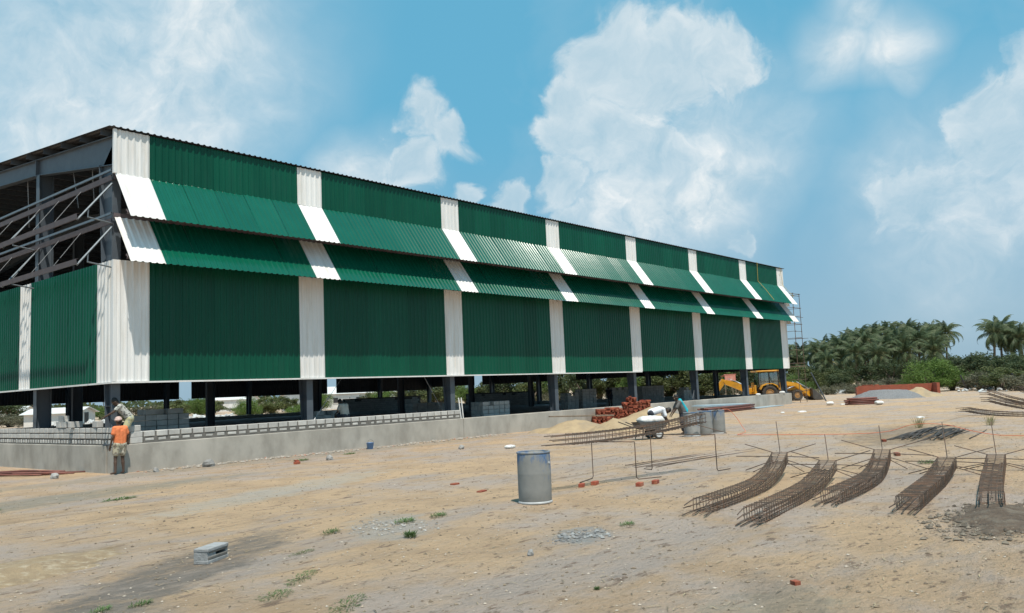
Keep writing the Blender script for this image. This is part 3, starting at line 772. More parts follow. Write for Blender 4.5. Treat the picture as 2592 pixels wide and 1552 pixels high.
stack(39.9, 8.0, 6, 3, 7, 'block stack inside the fifth bay behind the brick pile')
stack(44.4, 8.0, 8, 3, 7, 'dark wide block stack inside the sixth bay', drop=0.0)
stack(42.4, 4.0, 3, 3, 6, 'stepped dark block stack by the sixth front column', drop=0.5)
# part-built masonry on the far sides, already up to breast height
def far_wall(x0, y0, x1, y1, h, label):
    L_ = math.hypot(x1-x0, y1-y0); S = empty('block_wall', (x0, y0, 0.5), math.atan2(y1-y0, x1-x0), label, 'block wall')
    q = MB(); q.box((L_/2, 0, h/2), (L_, 0.15, h-0.01)); q.obj('mortar', MORTAR, S)
    me = block_mesh('block_far', (0.39, 0.17, 0.185), 0.006)
    for k in range(int(h/0.2)):
        x = 0.2+(0.2 if k % 2 else 0)
        while x < L_-0.2:
            if rb.random() < 0.9 or k < int(h/0.2)-1: put('block', me, S, (x, 0, 0.1+0.2*k), None, (1, 1.0, 1))
            x += 0.4
    q = MB()
    for i in range(6):
        xx = L_*(i+0.5)/6; q.box((xx, 0, h+0.08), (0.03, 0.03, 0.2))
    q.obj('starter_bar', DARKBAR, S)
far_wall(39.8, 39.3, 50.0, 39.3, 1.32, 'part-built block wall under the rear wall, seen behind the seated man')
far_wall(51.2, 33.7, 51.2, 24.8, 1.32, 'part-built block wall at the far gable, seen past the pale stack')

# ------------------------------------------------------------------ brick pile, sand, gravel
BRM = MB(); BRM.box((0, 0, 0), (0.225, 0.108, 0.072), bev=0.006); BRM = BRM.mesh('brick', BRICK)
def brick_pile():
    P = empty('brick_pile', (25.7, -1.35, 0), R(-52), 'tall stepped pile of red bricks against the plinth', 'brick pile')
    # a steep neat face on the right side, crumbling to the left: profile along local x, -1.5 .. 1.5
    def hgt(x): return 0.82 if x < 0.0 else (1.05 if x < 0.25 else 1.38 if x < 0.75 else 1.12)
    cnt = 0
    for k in range(18):
        z = 0.04+0.077*k
        for i in range(13):
            x = -1.45+0.232*i
            hh = hgt(x)+0.10*N(x*2.2, 3.3)
            if x < -1.2: hh *= max(0.2, (x+1.8)/0.6)
            if z > hh: continue
            top = z+0.08 > hh
            for j in range(2):
                y = -0.62+0.12*j
                if cnt >= 298: break
                if j == 1 and not top: continue
                loose = rb.uniform(-.10, .10) if (x < 0.5 or top) else rb.uniform(-.01, .01)
                put('brick', BRM, P, (x+rb.uniform(-.02, .02), y+rb.uniform(-.05, .03), z), (rb.uniform(-.06, .06)*(x < 0.9), rb.uniform(-.12, .12)*(x < 0.5), loose*3+(math.pi/2 if rb.random() < 0.35 else 0))); cnt += 1
    # the mass of bricks behind the facing ones
    q = MB()
    for k in range(17):
        z = 0.04+0.077*k
        for i in range(13):
            for j in range(7):
                x = -1.45+0.232*i; y = -0.42+0.14*j
                hh = hgt(x)+0.08*N(x*2.2, y*2)
                if x < -1.2: hh *= max(0.2, (x+1.8)/0.6)
                if z > hh-0.03: continue
                if 0 < j < 6 and 0 < i < 12 and z < hh-0.2: continue
                q.box((x+rb.uniform(-.02, .02), y+rb.uniform(-.02, .02), z), (0.22, 0.135, 0.073), 0, (rb.uniform(-.05, .05), rb.uniform(-.06, .06), rb.uniform(-.15, .15)))
    o = q.obj('inner_bricks', BRICK, P); o['kind'] = 'stuff'
brick_pile()
# strewn bricks and stones about the site
def single(name, me, x, y, rz, label, cat, scale=None, z=0.036, tilt=0.0):
    o = put(name, me, None, (x, y, gz(x, y)+z), (tilt, tilt*0.5, rz), scale); return tag(o, label, cat)
single('brick', BRM, 2.23, -15.38, 0.5, 'red brick under the left foot of the near rebar stand, front one', 'brick')
single('brick', BRM, 2.62, -15.43, 0.3, 'red brick under the left foot of the near rebar stand, rear one', 'brick')
single('brick', BRM, 2.62, -16.48, 0.3, 'red brick under the right foot of the near rebar stand, front one', 'brick')
single('brick', BRM, 3.10, -16.55, 0.3, 'red brick under the right foot of the near rebar stand, rear one', 'brick')
single('brick', BRM, 3.98, -3.49, 0.4, 'lone red brick near the plinth by a clump of weeds', 'brick')
single('brick', BRM, 4.6, -2.6, 1.2, 'half-buried red brick closest to the middle of the front plinth', 'brick', z=0.015)
single('brick', BRM, 1.66, -12.43, 0.1, 'sunken red brick behind and left of the foreground drum', 'brick', z=0.0, scale=(0.9, 1, 1))
single('brick', BRM, 0.85, -13.95, 0.3, 'flat red brick fragment left of the foreground drum', 'brick', z=-0.01, scale=(1.2, 1, 1))
single('brick', BRM, -3.53, -21.96, 1.0, 'small brown brick bat in the right foreground', 'brick', z=0.01, scale=(0.35, 0.6, 0.8))
single('brick', BRM, 9.9, -19.2, 0.5, 'red brick lying beyond the rebar cages', 'brick')
single('brick', BRM, 14.4, -17.6, 0.5, 'red brick at the left tip of the dark rebar bundle', 'brick')

def mound(name, x, y, rx, ry, h, m, label, cat, rz=0.0, seed=0.0, rough=0.12, pw=1.0, n=44, cap=9.0):
    vs = []; fs = []
    for j in range(n+1):
        for i in range(n+1):
            a, b = -1.25+2.5*i/n, -1.25+2.5*j/n
            d = math.hypot(a, b)+rough*N(a*2.3+seed, b*2.3, seed)+0.05*N(a*7, b*7+seed)
            z = h*max(0.0, 1-max(0, d))**pw
            if z > cap: z = cap+(z-cap)*0.12
            z = z+0.02*h*N(a*14, b*14, seed) if z > 0 else -0.06
            vs.append((a*rx, b*ry, z if z > 0 else -0.06))
    for j in range(n):
        for i in range(n): fs.append((j*(n+1)+i, j*(n+1)+i+1, (j+1)*(n+1)+i+1, (j+1)*(n+1)+i))
    me = bpy.data.meshes.new(name); me.from_pydata(vs, [], fs); me.materials.append(m); me.polygons.foreach_set('use_smooth', [True]*len(fs))
    return tag(put(name, me, None, (x, y, gz(x, y)), (0, 0, rz)), label, cat)
mound('sand_heap', 19.4, -2.9, 2.1, 1.3, 0.52, SAND, 'wide low sand heap in front of the plinth', 'sand heap', R(-40), 1.0, 0.3)
mound('sand_heap', 19.9, -4.6, 1.5, 1.15, 0.55, SAND, 'small rounded sand heap nearest the rebar cage on stands', 'sand heap', 0.3, 2.0)
mound('sand_heap', 24.2, -4.0, 2.7, 1.5, 0.86, SAND, 'steep sand heap leaning on the red brick pile', 'sand heap', R(-35), 3.0, 0.12)
mound('gravel_heap', 60.3, -4.5, 2.9, 2.5, 1.1, GRAVEL, 'grey stone-chip heap in front of the red brick bin', 'gravel heap', R(-50), 4.0, 0.2, 0.9, cap=0.66)
mound('sand_heap', 63.4, -6.1, 2.1, 1.9, 0.80, SAND, 'pale sand heap at the right end of the red brick bin', 'sand heap', R(-50), 5.0, 0.2)
mound('earth_heap', -7.3, -13.7, 1.5, 0.8, 0.10, EARTH, 'flat brown gravelly heap at the left foreground edge', 'earth heap', 0.3, 6.0, 0.35)
mound('earth_heap', 1.35, -22.85, 1.35, 0.55, 0.10, SOILD, 'dark turned soil at the right edge before the cages', 'earth heap', 0.15, 7.0, 0.4)
# brick bin
def bin_wall():
    m = bpy.data.materials.new('brickwork_red'); m.use_nodes = True
    t = m.node_tree; b = t.nodes['Principled BSDF']; b.inputs['Roughness'].default_value = 0.9
    tcn = t.nodes.new('ShaderNodeTexCoord'); mpn = t.nodes.new('ShaderNodeMapping'); mpn.inputs['Rotation'].default_value = (R(90), 0, 0)
    t.links.new(tcn.outputs['Object'], mpn.inputs['Vector'])
    bk = t.nodes.new('ShaderNodeTexBrick'); bk.inputs['Scale'].default_value = 1.0
    bk.inputs['Brick Width'].default_value = 0.23; bk.inputs['Row Height'].default_value = 0.085; bk.inputs['Mortar Size'].default_value = 0.006
    bk.inputs['Color1'].default_value = (0.36, 0.085, 0.045, 1); bk.inputs['Color2'].default_value = (0.27, 0.065, 0.035, 1); bk.inputs['Mortar'].default_value = (0.25, 0.13, 0.09, 1)
    t.links.new(mpn.outputs[0], bk.inputs['Vector']); t.links.new(bk.outputs['Color'], b.inputs['Base Color'])
    S = empty('brick_bin', (64.4, -1.1, 0), math.atan2(-6.6, 3.4), 'low red brick bin wall behind the stone chips', 'brick bin')
    q = MB(); n = 30; vs = []
    q.box((3.0, 0.0, 0.50), (6.0, 0.23, 1.04)); q.obj('back_wall', m, S)
    q = MB(); q.box((6.12, -0.7, 0.52), (0.23, 1.63, 1.08)); q.obj('end_wall', m, S)
    q = MB(); q.box((-0.12, -0.25, 0.46), (0.23, 0.7, 0.92)); q.obj('end_wall', m, S)
    for i in range(9): put('brick', BRM, S, (0.2+rb.uniform(0, 1.8), rb.uniform(-.05, .05), 1.057), (0, 0, rb.uniform(-.5, .5)))
bin_wall()

# ------------------------------------------------------------------ hollow block in the foreground
def hollow_block():
    B0 = empty('hollow_block', (-5.80, -15.42, gz(-5.8, -15.42)-0.004), R(27), 'weathered hollow concrete block lying alone in the left foreground', 'block')
    q = MB(); Lb, Wb, Hb = 0.46, 0.20, 0.19
    # slab top, slab bottom, webs: the open cells face the viewer
    q.box((0, 0, Hb-0.022), (Lb, Wb, 0.044), bev=0.008); q.box((0, 0, 0.024), (Lb, Wb-0.004, 0.048), bev=0.008)
    q.box((0, Wb/2-0.03, Hb/2), (Lb-0.006, 0.05, Hb-0.06)); q.obj('shell', BLOCKD, B0)
    for x, w in ((-0.13, 0.19), (0.205, 0.05)):
        q = MB(); q.box((x, -0.012, Hb/2), (w, Wb-0.05, Hb-0.07), bev=0.006); q.obj('web', BLOCKD, B0)
    q = MB(); q.box((0, -0.06, 0.066), (Lb-0.03, 0.07, 0.05), bev=0.012); q.box((0.02, -0.062, Hb-0.052), (Lb-0.05, 0.068, 0.035), bev=0.012); q.obj('mortar_crust', MORTAR, B0)
hollow_block()

# ------------------------------------------------------------------ drums
def drum_mat():
    m = bpy.data.materials.new('worn_blue_drum'); m.use_nodes = True
    t = m.node_tree; b = t.nodes['Principled BSDF']; b.inputs['Roughness'].default_value = 0.8; b.inputs['Specular IOR Level'].default_value = 0.25
    tcn = t.nodes.new('ShaderNodeTexCoord'); oi = t.nodes.new('ShaderNodeObjectInfo')
    off = t.nodes.new('ShaderNodeVectorMath'); off.operation = 'ADD'; t.links.new(tcn.outputs['Object'], off.inputs[0])
    sc_ = t.nodes.new('ShaderNodeVectorMath'); sc_.operation = 'SCALE'; t.links.new(oi.outputs['Random'], sc_.inputs[0]); sc_.inputs['Scale'].default_value = 0
    cb = t.nodes.new('ShaderNodeCombineXYZ'); 
    for i in range(3): t.links.new(oi.outputs['Random'], cb.inputs[i])
    s2 = t.nodes.new('ShaderNodeVectorMath'); s2.operation = 'SCALE'; t.links.new(cb.outputs[0], s2.inputs[0]); s2.inputs['Scale'].default_value = 30.0
    t.links.new(s2.outputs[0], off.inputs[1])
    mp = t.nodes.new('ShaderNodeMapping'); mp.inputs['Scale'].default_value = (1, 1, 0.42); t.links.new(off.outputs[0], mp.inputs['Vector'])
    n = t.nodes.new('ShaderNodeTexNoise'); n.inputs['Scale'].default_value = 4.5; n.inputs['Detail'].default_value = 9; n.inputs['Roughness'].default_value = 0.72; t.links.new(mp.outputs[0], n.inputs['Vector'])
    sp = t.nodes.new('ShaderNodeSeparateXYZ'); t.links.new(tcn.outputs['Object'], sp.inputs[0])
    h = t.nodes.new('ShaderNodeMapRange'); h.inputs['From Min'].default_value = 0.30; h.inputs['From Max'].default_value = 0.80; h.inputs['To Min'].default_value = -0.16; h.inputs['To Max'].default_value = 0.02
    t.links.new(sp.outputs['Z'], h.inputs['Value'])
    ad = t.nodes.new('ShaderNodeMath'); ad.operation = 'ADD'; t.links.new(n.outputs['Fac'], ad.inputs[0]); t.links.new(h.outputs[0], ad.inputs[1])
    r = t.nodes.new('ShaderNodeMapRange'); r.inputs['From Min'].default_value = 0.48; r.inputs['From Max'].default_value = 0.62; t.links.new(ad.outputs[0], r.inputs['Value'])
    n2 = t.nodes.new('ShaderNodeTexNoise'); n2.inputs['Scale'].default_value = 7; n2.inputs['Detail'].default_value = 8; t.links.new(off.outputs[0], n2.inputs['Vector'])
    c0 = t.nodes.new('ShaderNodeMix'); c0.data_type = 'RGBA'; c0.inputs['A'].default_value = (0.20, 0.205, 0.20, 1); c0.inputs['B'].default_value = (0.31, 0.305, 0.285, 1); t.links.new(n2.outputs['Fac'], c0.inputs['Factor'])
    c1 = t.nodes.new('ShaderNodeMix'); c1.data_type = 'RGBA'; t.links.new(r.outputs[0], c1.inputs['Factor']); t.links.new(c0.outputs['Result'], c1.inputs['A']); c1.inputs['B'].default_value = (0.085, 0.155, 0.28, 1)
    t.links.new(c1.outputs['Result'], b.inputs['Base Color'])
    bn = t.nodes.new('ShaderNodeBump'); bn.inputs['Strength'].default_value = 0.4; bn.inputs['Distance'].default_value = 0.01; t.links.new(n.outputs['Fac'], bn.inputs['Height']); t.links.new(bn.outputs[0], b.inputs['Normal'])
    return m
DRUM = drum_mat()
RING = mat('pale_ring', (0.55, 0.56, 0.56), (0.42, 0.43, 0.43), 8, 0.6)
q = MB()
q.lathe([(0.272, 0.01), (0.285, 0.05), (0.291, 0.25), (0.292, 0.50), (0.293, 0.51), (0.292, 0.52), (0.291, 0.70), (0.288, 0.82), (0.283, 0.868), (0.268, 0.868), (0.270, 0.80), (0.272, 0.55), (0.268, 0.53)], 40, capb=True, capt=False)
q.lathe([(0.268, 0.53), (0.001, 0.53)], 40, capb=False, capt=False)
q.v = [(x*(1+0.012*N(x*4, y*4, z*3)), y*(1+0.012*N(x*4, y*4, z*3)), z) for x, y, z in q.v]
drum_body = q.mesh('body', DRUM, True)
q = MB(); q.lathe([(0.270, 0.0), (0.296, 0.004), (0.298, 0.030), (0.287, 0.045)], 40, capb=True, capt=False); drum_ring = q.mesh('base_ring', RING, True)
q = MB(); q.lathe([(0.284, 0.845), (0.294, 0.850), (0.296, 0.872), (0.290, 0.882), (0.268, 0.880), (0.266, 0.868)], 40, capb=False, capt=False); drum_rim = q.mesh('rim', DRUM, True)
q = MB(); q.box((0.16, -0.245, 0.69), (0.07, 0.006, 0.035), rot=(0, 0.2, R(33))); drum_lab = q.mesh('torn_label', RAGS)
DRUMG = mat('cement_grey_drum', (0.36, 0.355, 0.335), (0.26, 0.26, 0.25), 5, 0.8, 0.4, 12, c3=(0.22, 0.25, 0.30), s3=3)
drum_bodyg = drum_body.copy(); drum_bodyg.materials[0] = DRUMG
def drum(x, y, rz, label, group, scale=1.0, lab=False, body=None):
    D = empty('drum', (x, y, gz(x, y)), rz, label, 'drum', group); D.scale = (scale,)*3
    put('body', body or drum_body, D); put('base_ring', drum_ring, D); put('rim', drum_rim, D)
    if lab: put('torn_label', drum_lab, D)
    return D
drum(-0.05, -16.02, R(-20), 'worn blue and grey plastic drum standing alone in the foreground', 'drums', lab=True)
drum(16.25, -10.40, 1.0, 'cement-grey drum at the left of the row of three', 'drums', 1.0, body=drum_bodyg)
drum(16.95, -10.55, 2.4, 'grey drum with blue patches in the middle of the row of three', 'drums', 1.0)
drum(17.72, -10.68, 4.0, 'bluest drum at the right of the row of three', 'drums', 1.0)

# ------------------------------------------------------------------ rebar cages
def stirrup_mesh(w, h, r=0.0055):
    mb = MB()
    p = [(0, -w/2, -h/2), (0, w/2, -h/2), (0, w/2, h/2), (0, -w/2, h/2)]
    for i in range(4): mb.tube([p[i], p[(i+1) % 4]], r, 4, cap=False)
    return mb.mesh('stirrup', REBAR)
ST = stirrup_mesh(0.32, 0.19); ST2 = stirrup_mesh(0.28, 0.20)
def cage(p0, p1, label, lift=0.17, bend=0.0, n=34, st=ST, w=0.32, h=0.19, splay=True, sag=0.06, z0=0.0, overhang=0.42, rad=0.0085, seed=1, mat_=REBAR, name='rebar_cage', group='rebar cages', curl=0.0):
    rr = random.Random(seed)
    a = Vector(p0); b = Vector(p1); d = (b-a); L_ = d.length; rz = math.atan2(d.y, d.x)
    K = empty(name, (a.x, a.y, (gz(a.x, a.y) if z0 == 0 else 0)+z0), rz, label, 'rebar cage', group)
    def axis_(s):  # local position of the axis at s in 0..1
        z = h/2+0.012+lift*s*s-sag*math.sin(math.pi*s)*(1 if z0 == 0 else 0.2)+curl*(2*s-1)**2
        return Vector((s*L_, bend*math.sin(math.pi*s), max(z, h/2+0.012) if z0 == 0 else z))
    for i in range(n):
        s = (i+0.5)/n
        o = put('stirrup', st, K, axis_(s)+Vector((rr.uniform(-.012, .012), 0, 0)), (rr.uniform(-.03, .03), rr.uniform(-.06, .06), rr.uniform(-.05, .05)))
    # bars: corners, two more along the bottom, one mid each side
    offs = [(-1, -1), (1, -1), (-1, 1), (1, 1), (-0.35, -1), (0.35, -1), (-1, 0), (1, 0), (0, 1)]
    for k, (oy, oz) in enumerate(offs):
        pts = []
        ext = overhang*rr.uniform(0.55, 1.15)
        base = axis_(0)+Vector((0, oy*(w/2-0.014), oz*(h/2-0.014)))
        tipz = max(0.012-(0 if z0 == 0 else 9), base.z-(0.03 if oz > 0 else 0.0)) if z0 == 0 else base.z
        pts.append(base+Vector((-ext, rr.uniform(-.04, .04), tipz-base.z)))
        for i in range(9):
            s = i/8; pts.append(axis_(s)+Vector((0, oy*(w/2-0.014), oz*(h/2-0.014))))
        if splay:
            dirs = {0: (0.10, -0.62, -0.22), 1: (0.10, 0.62, -0.22), 2: (0.05, -0.66, 0.20), 3: (0.05, 0.66, 0.20), 4: (0.05, -0.45, -0.26), 5: (0.1, 0.5, -0.26), 6: (0.05, -0.72, -0.03), 7: (0.05, 0.72, 0.0), 8: (0.02, 0.03, 0.62)}
            v = Vector(dirs[k])*rr.uniform(0.8, 1.15)
            e = pts[-1]
            tip = e+v
            if tip.z < 0.01: tip.z = 0.012
            pts += [e+Vector((0.02, 0, 0)), e+Vector((0.04, 0, 0))+(tip-e)*0.08, tip]
        q = MB(); q.tube(pts, rad, 5); q.obj('main_bar', mat_, K, True)
    return K
cage((0.09, -19.12), (5.45, -18.15), 'rebar cage lying on the sand, leftmost of the five', seed=1, lift=0.24, bend=-0.20, n=46)
cage((-0.38, -20.15), (4.85, -19.35), 'rebar cage lying on the sand, second from the left and nearest the viewer', seed=2, lift=0.17, bend=-0.09, n=46)
cage((1.70, -20.48), (6.75, -19.80), 'rebar cage lying on the sand, third of the five', seed=3, lift=0.22, bend=-0.15, n=46)
cage((1.46, -21.66), (6.15, -21.15), 'rebar cage lying on the sand, fourth from the left', seed=4, lift=0.15, bend=0.0, n=46)
cage((2.20, -22.60), (7.15, -21.80), 'rebar cage lying on the sand, rightmost of the five', seed=5, lift=0.13, bend=0.04, n=44)
cage((1.75, -15.45, 0), (5.75, -16.27, 0), 'long rebar cage held up on bent-bar stands before the workers', seed=6, lift=0.20, n=40, st=ST2, w=0.28, h=0.20, splay=False, z0=0.84, overhang=0.5)
# stands of bent bar under the raised cage
def stand(pa, pb, fa, fb, h, label):
    S = empty('rebar_stand', (*pa, gz(*pa)), 0, label, 'rebar stand', 'bent bar stands')
    a = Vector((0, 0, 0)); b = Vector((pb[0]-pa[0], pb[1]-pa[1], 0)); d = b.normalized(); z = Vector((0, 0, h))
    q = MB(); q.tube([a+z, b*0.5+z, b+z], 0.011, 6); q.obj('top_bar', REBAR, S, True)
    for p, f_, s in ((a, fa, 1), (b, fb, -1)):
        q = MB(); foot = Vector((f_[0], f_[1], 0.0))
        zf = Vector((0, 0, 0.083))
        q.tube([p+z, p+z*0.98+Vector((0, 0, -0.02)), p+zf+Vector((0, 0, 0.04)), p+zf+foot*0.08, p+zf+foot], 0.011, 6); q.obj('leg', REBAR, S, True)
stand((3.02, -15.12), (3.10, -16.12), (-0.75, -0.2), (0.55, -0.25), 0.83, 'near bent-bar stand with its feet on red bricks')
stand((4.76, -15.50), (4.92, -16.98), (0.15, 0.3), (0.5, -0.06), 0.85, 'far bent-bar stand without bricks under the raised cage')
# tangled cages at the right edge
for i, (p0, p1, z0, sd, cu) in enumerate((((30.2, -16.6), (27.0, -21.6), 0.0, 11, 0.15), ((31.0, -17.4), (27.8, -23.0), 0.12, 12, 0.4), ((29.9, -17.6), (26.8, -22.8), 0.32, 13, 0.55), ((31.4, -18.6), (27.2, -22.4), 0.26, 14, 0.7))):
    cage(p0, p1, ('bottom', 'second lowest', 'second highest', 'topmost')[i]+' cage of the rusty rebar tangle at the right edge', seed=sd, lift=0.02, bend=0.3*(i-1.5), n=24, splay=(i != 1), z0=z0, sag=0.0, curl=cu, group='tangled cages', rad=0.012)
# loose dark bars in a bundle under the hose
def bundle(x, y, rz, n, L_, label, m, spread, rad=0.012, h=0.18, name='rebar_bundle', cat='rebar bundle', fan=0.06, seed=5, tidy=0):
    rr = random.Random(seed); S = empty(name, (x, y, gz(x, y)), rz, label, cat)
    for i in range(n):
        yo = rr.gauss(0, spread*0.5); zz = max(rad, h*max(0, 1-abs(yo)/spread)*rr.random()+rad)
        a = rr.uniform(-fan, fan); x0 = rr.uniform(-0.4, 0.4); l = L_*rr.uniform(0.7, 1.05); bow = rr.uniform(-.15, .15)
        pts = [(x0-l/2+l*t/5, yo+a*(l*t/5-l/2)+bow*math.sin(math.pi*t/5), max(rad, zz*(0.6+0.4*math.sin(math.pi*t/5)))) for t in range(6)]
        if tidy:
            c_, r_ = i % tidy, i//tidy; yo = (c_-(tidy-1)/2)*rad*2.1; zz = rad*1.05+r_*rad*2.1; l = L_*rr.uniform(.9, 1.05); x0 = rr.uniform(-.15, .15)
            pts = [(x0-l/2, yo, zz), (x0, yo+rr.uniform(-.02, .02), zz), (x0+l/2, yo+rr.uniform(-.03, .03), zz)]
        q = MB(); q.tube(pts, rad, 5); q.obj('bar', m, S, True)
bundle(17.3, -18.3, math.atan2(-1.5, 5.0)+0.35, 34, 4.6, 'bundle of dark steel bars on the sand under the orange hose', DARKBAR, 0.75, 0.016, 0.30)
bundle(8.6, -15.3, R(-6), 5, 6.0, 'few thin bars lying loose behind the leftmost cage', REBAR, 0.9, 0.009, 0.02, 'loose_bars', 'steel bars', 0.05, 8)
bundle(-1.35, 3.4, R(115), 9, 3.6, 'red-brown steel sections piled by the gable plinth at the left edge', REDSTEEL, 0.8, 0.028, 0.16, 'steel_sections', 'steel sections', 0.16, 9)
bundle(47.0, -6.75, R(-52), 24, 1.9, 'rust red steel bundle in front of the brick bin', REDSTEEL, 0.5, 0.055, 0.42, 'steel_sections', 'steel sections', 0.03, 10, 6)
bundle(38.6, -1.1, R(2), 18, 7.0, 'red primed steel sections stacked along the far plinth', REDSTEEL, 0.55, 0.06, 0.26, 'steel_sections', 'steel sections', 0.02, 12, 6)
q = MB(); q.box((0, 0, 0), (7.4, 0.8, 0.05)); q.box((0.1, 0.02, 0.05), (7.0, 0.75, 0.03)); o = q.obj('metal_sheets', PALEBLUE, None, loc=(38.8, -0.72, 0.40), rot=(R(4), R(1.2), R(1))); tag(o, 'pale blue sheets laid on the red steel along the far plinth', 'metal sheets')
q = MB(); q.box((0, 0, 0.02), (5.0, 0.9, 0.04)); o = q.obj('metal_sheets', PALEBLUE, None, loc=(45.2, -0.75, 0.01), rot=(0, 0, R(2))); tag(o, 'thin pale sheet flat on the ground near the plinth end', 'metal sheets')

# ------------------------------------------------------------------ orange hose
q = MB()
hp = [(17.75, -10.9, 0.90), (17.95, -11.1, 0.86), (18.15, -11.35, 0.45), (18.1, -11.6, 0.10), (17.6, -11.75, 0.03), (16.6, -12.0, 0.03), (16.7, -13.0, 0.03), (16.75, -14.5, 0.03), (16.9, -15.8, 0.04), (17.1, -16.9, 0.10), (17.1, -17.7, 0.32), (17.0, -18.6, 0.33), (16.9, -19.4, 0.14), (16.7, -20.1, 0.03), (16.3, -20.9, 0.03), (15.7, -22.4, 0.03), (15.0, -24.5, 0.03)]
pts = []
for i in range(len(hp)-1):
    p0, p1, p2, p3 = [Vector(hp[max(0, min(len(hp)-1, i+k))]) for k in (-1, 0, 1, 2)]
    for s in range(5):
        t = s/5; pts.append(0.5*((2*p1)+(p2-p0)*t+(2*p0-5*p1+4*p2-p3)*t*t+(3*p1-p0-3*p2+p3)*t**3)+Vector((0.05*N(i+t, 2), 0.05*N(i+t, 9), 0)))
pts.append(Vector(hp[-1]))
q.tube(pts, 0.0095, 6); tag(q.obj('hose', HOSE, None, True), 'orange hose running from the drums across the site to the right', 'hose')

# ------------------------------------------------------------------ people
def capsule(mb, a, b, ra, rb_, n=12):
    a = Vector(a); b = Vector(b); d = b-a
    if d.length < 1e-5: d = Vector((0, 0, 1e-3))
    t = d.normalized(); pts = []; rad = []
    for k in (0.99, 0.8, 0.5, 0.2):
        pts.append(a-t*ra*math.sin(k*math.pi/2)); rad.append(max(0.001, ra*math.cos(k*math.pi/2)))
    pts += [a, a+d*0.5, b]; rad += [ra, (ra+rb_)/2, rb_]
    for k in (0.2, 0.5, 0.8, 0.99):
        pts.append(b+t*rb_*math.sin(k*math.pi/2)); rad.append(max(0.001, rb_*math.cos(k*math.pi/2)))
    mb.tube(pts, rad, n)
def fuse(mb, name, voxel, m, smooth=4):
    me = mb.mesh('tmp', m); o = bpy.data.objects.new('tmp', me); COL.objects.link(o)
    r = o.modifiers.new('r', 'REMESH'); r.mode = 'VOXEL'; r.voxel_size = voxel; r.use_smooth_shade = True
    s = o.modifiers.new('s', 'SMOOTH'); s.iterations = smooth; s.factor = 0.5
    dg = bpy.context.evaluated_depsgraph_get()
    out = bpy.data.meshes.new_from_object(o.evaluated_get(dg)); out.name = name
    bpy.data.objects.remove(o); bpy.data.meshes.remove(me)
    out.materials.clear(); out.materials.append(m)
    return out
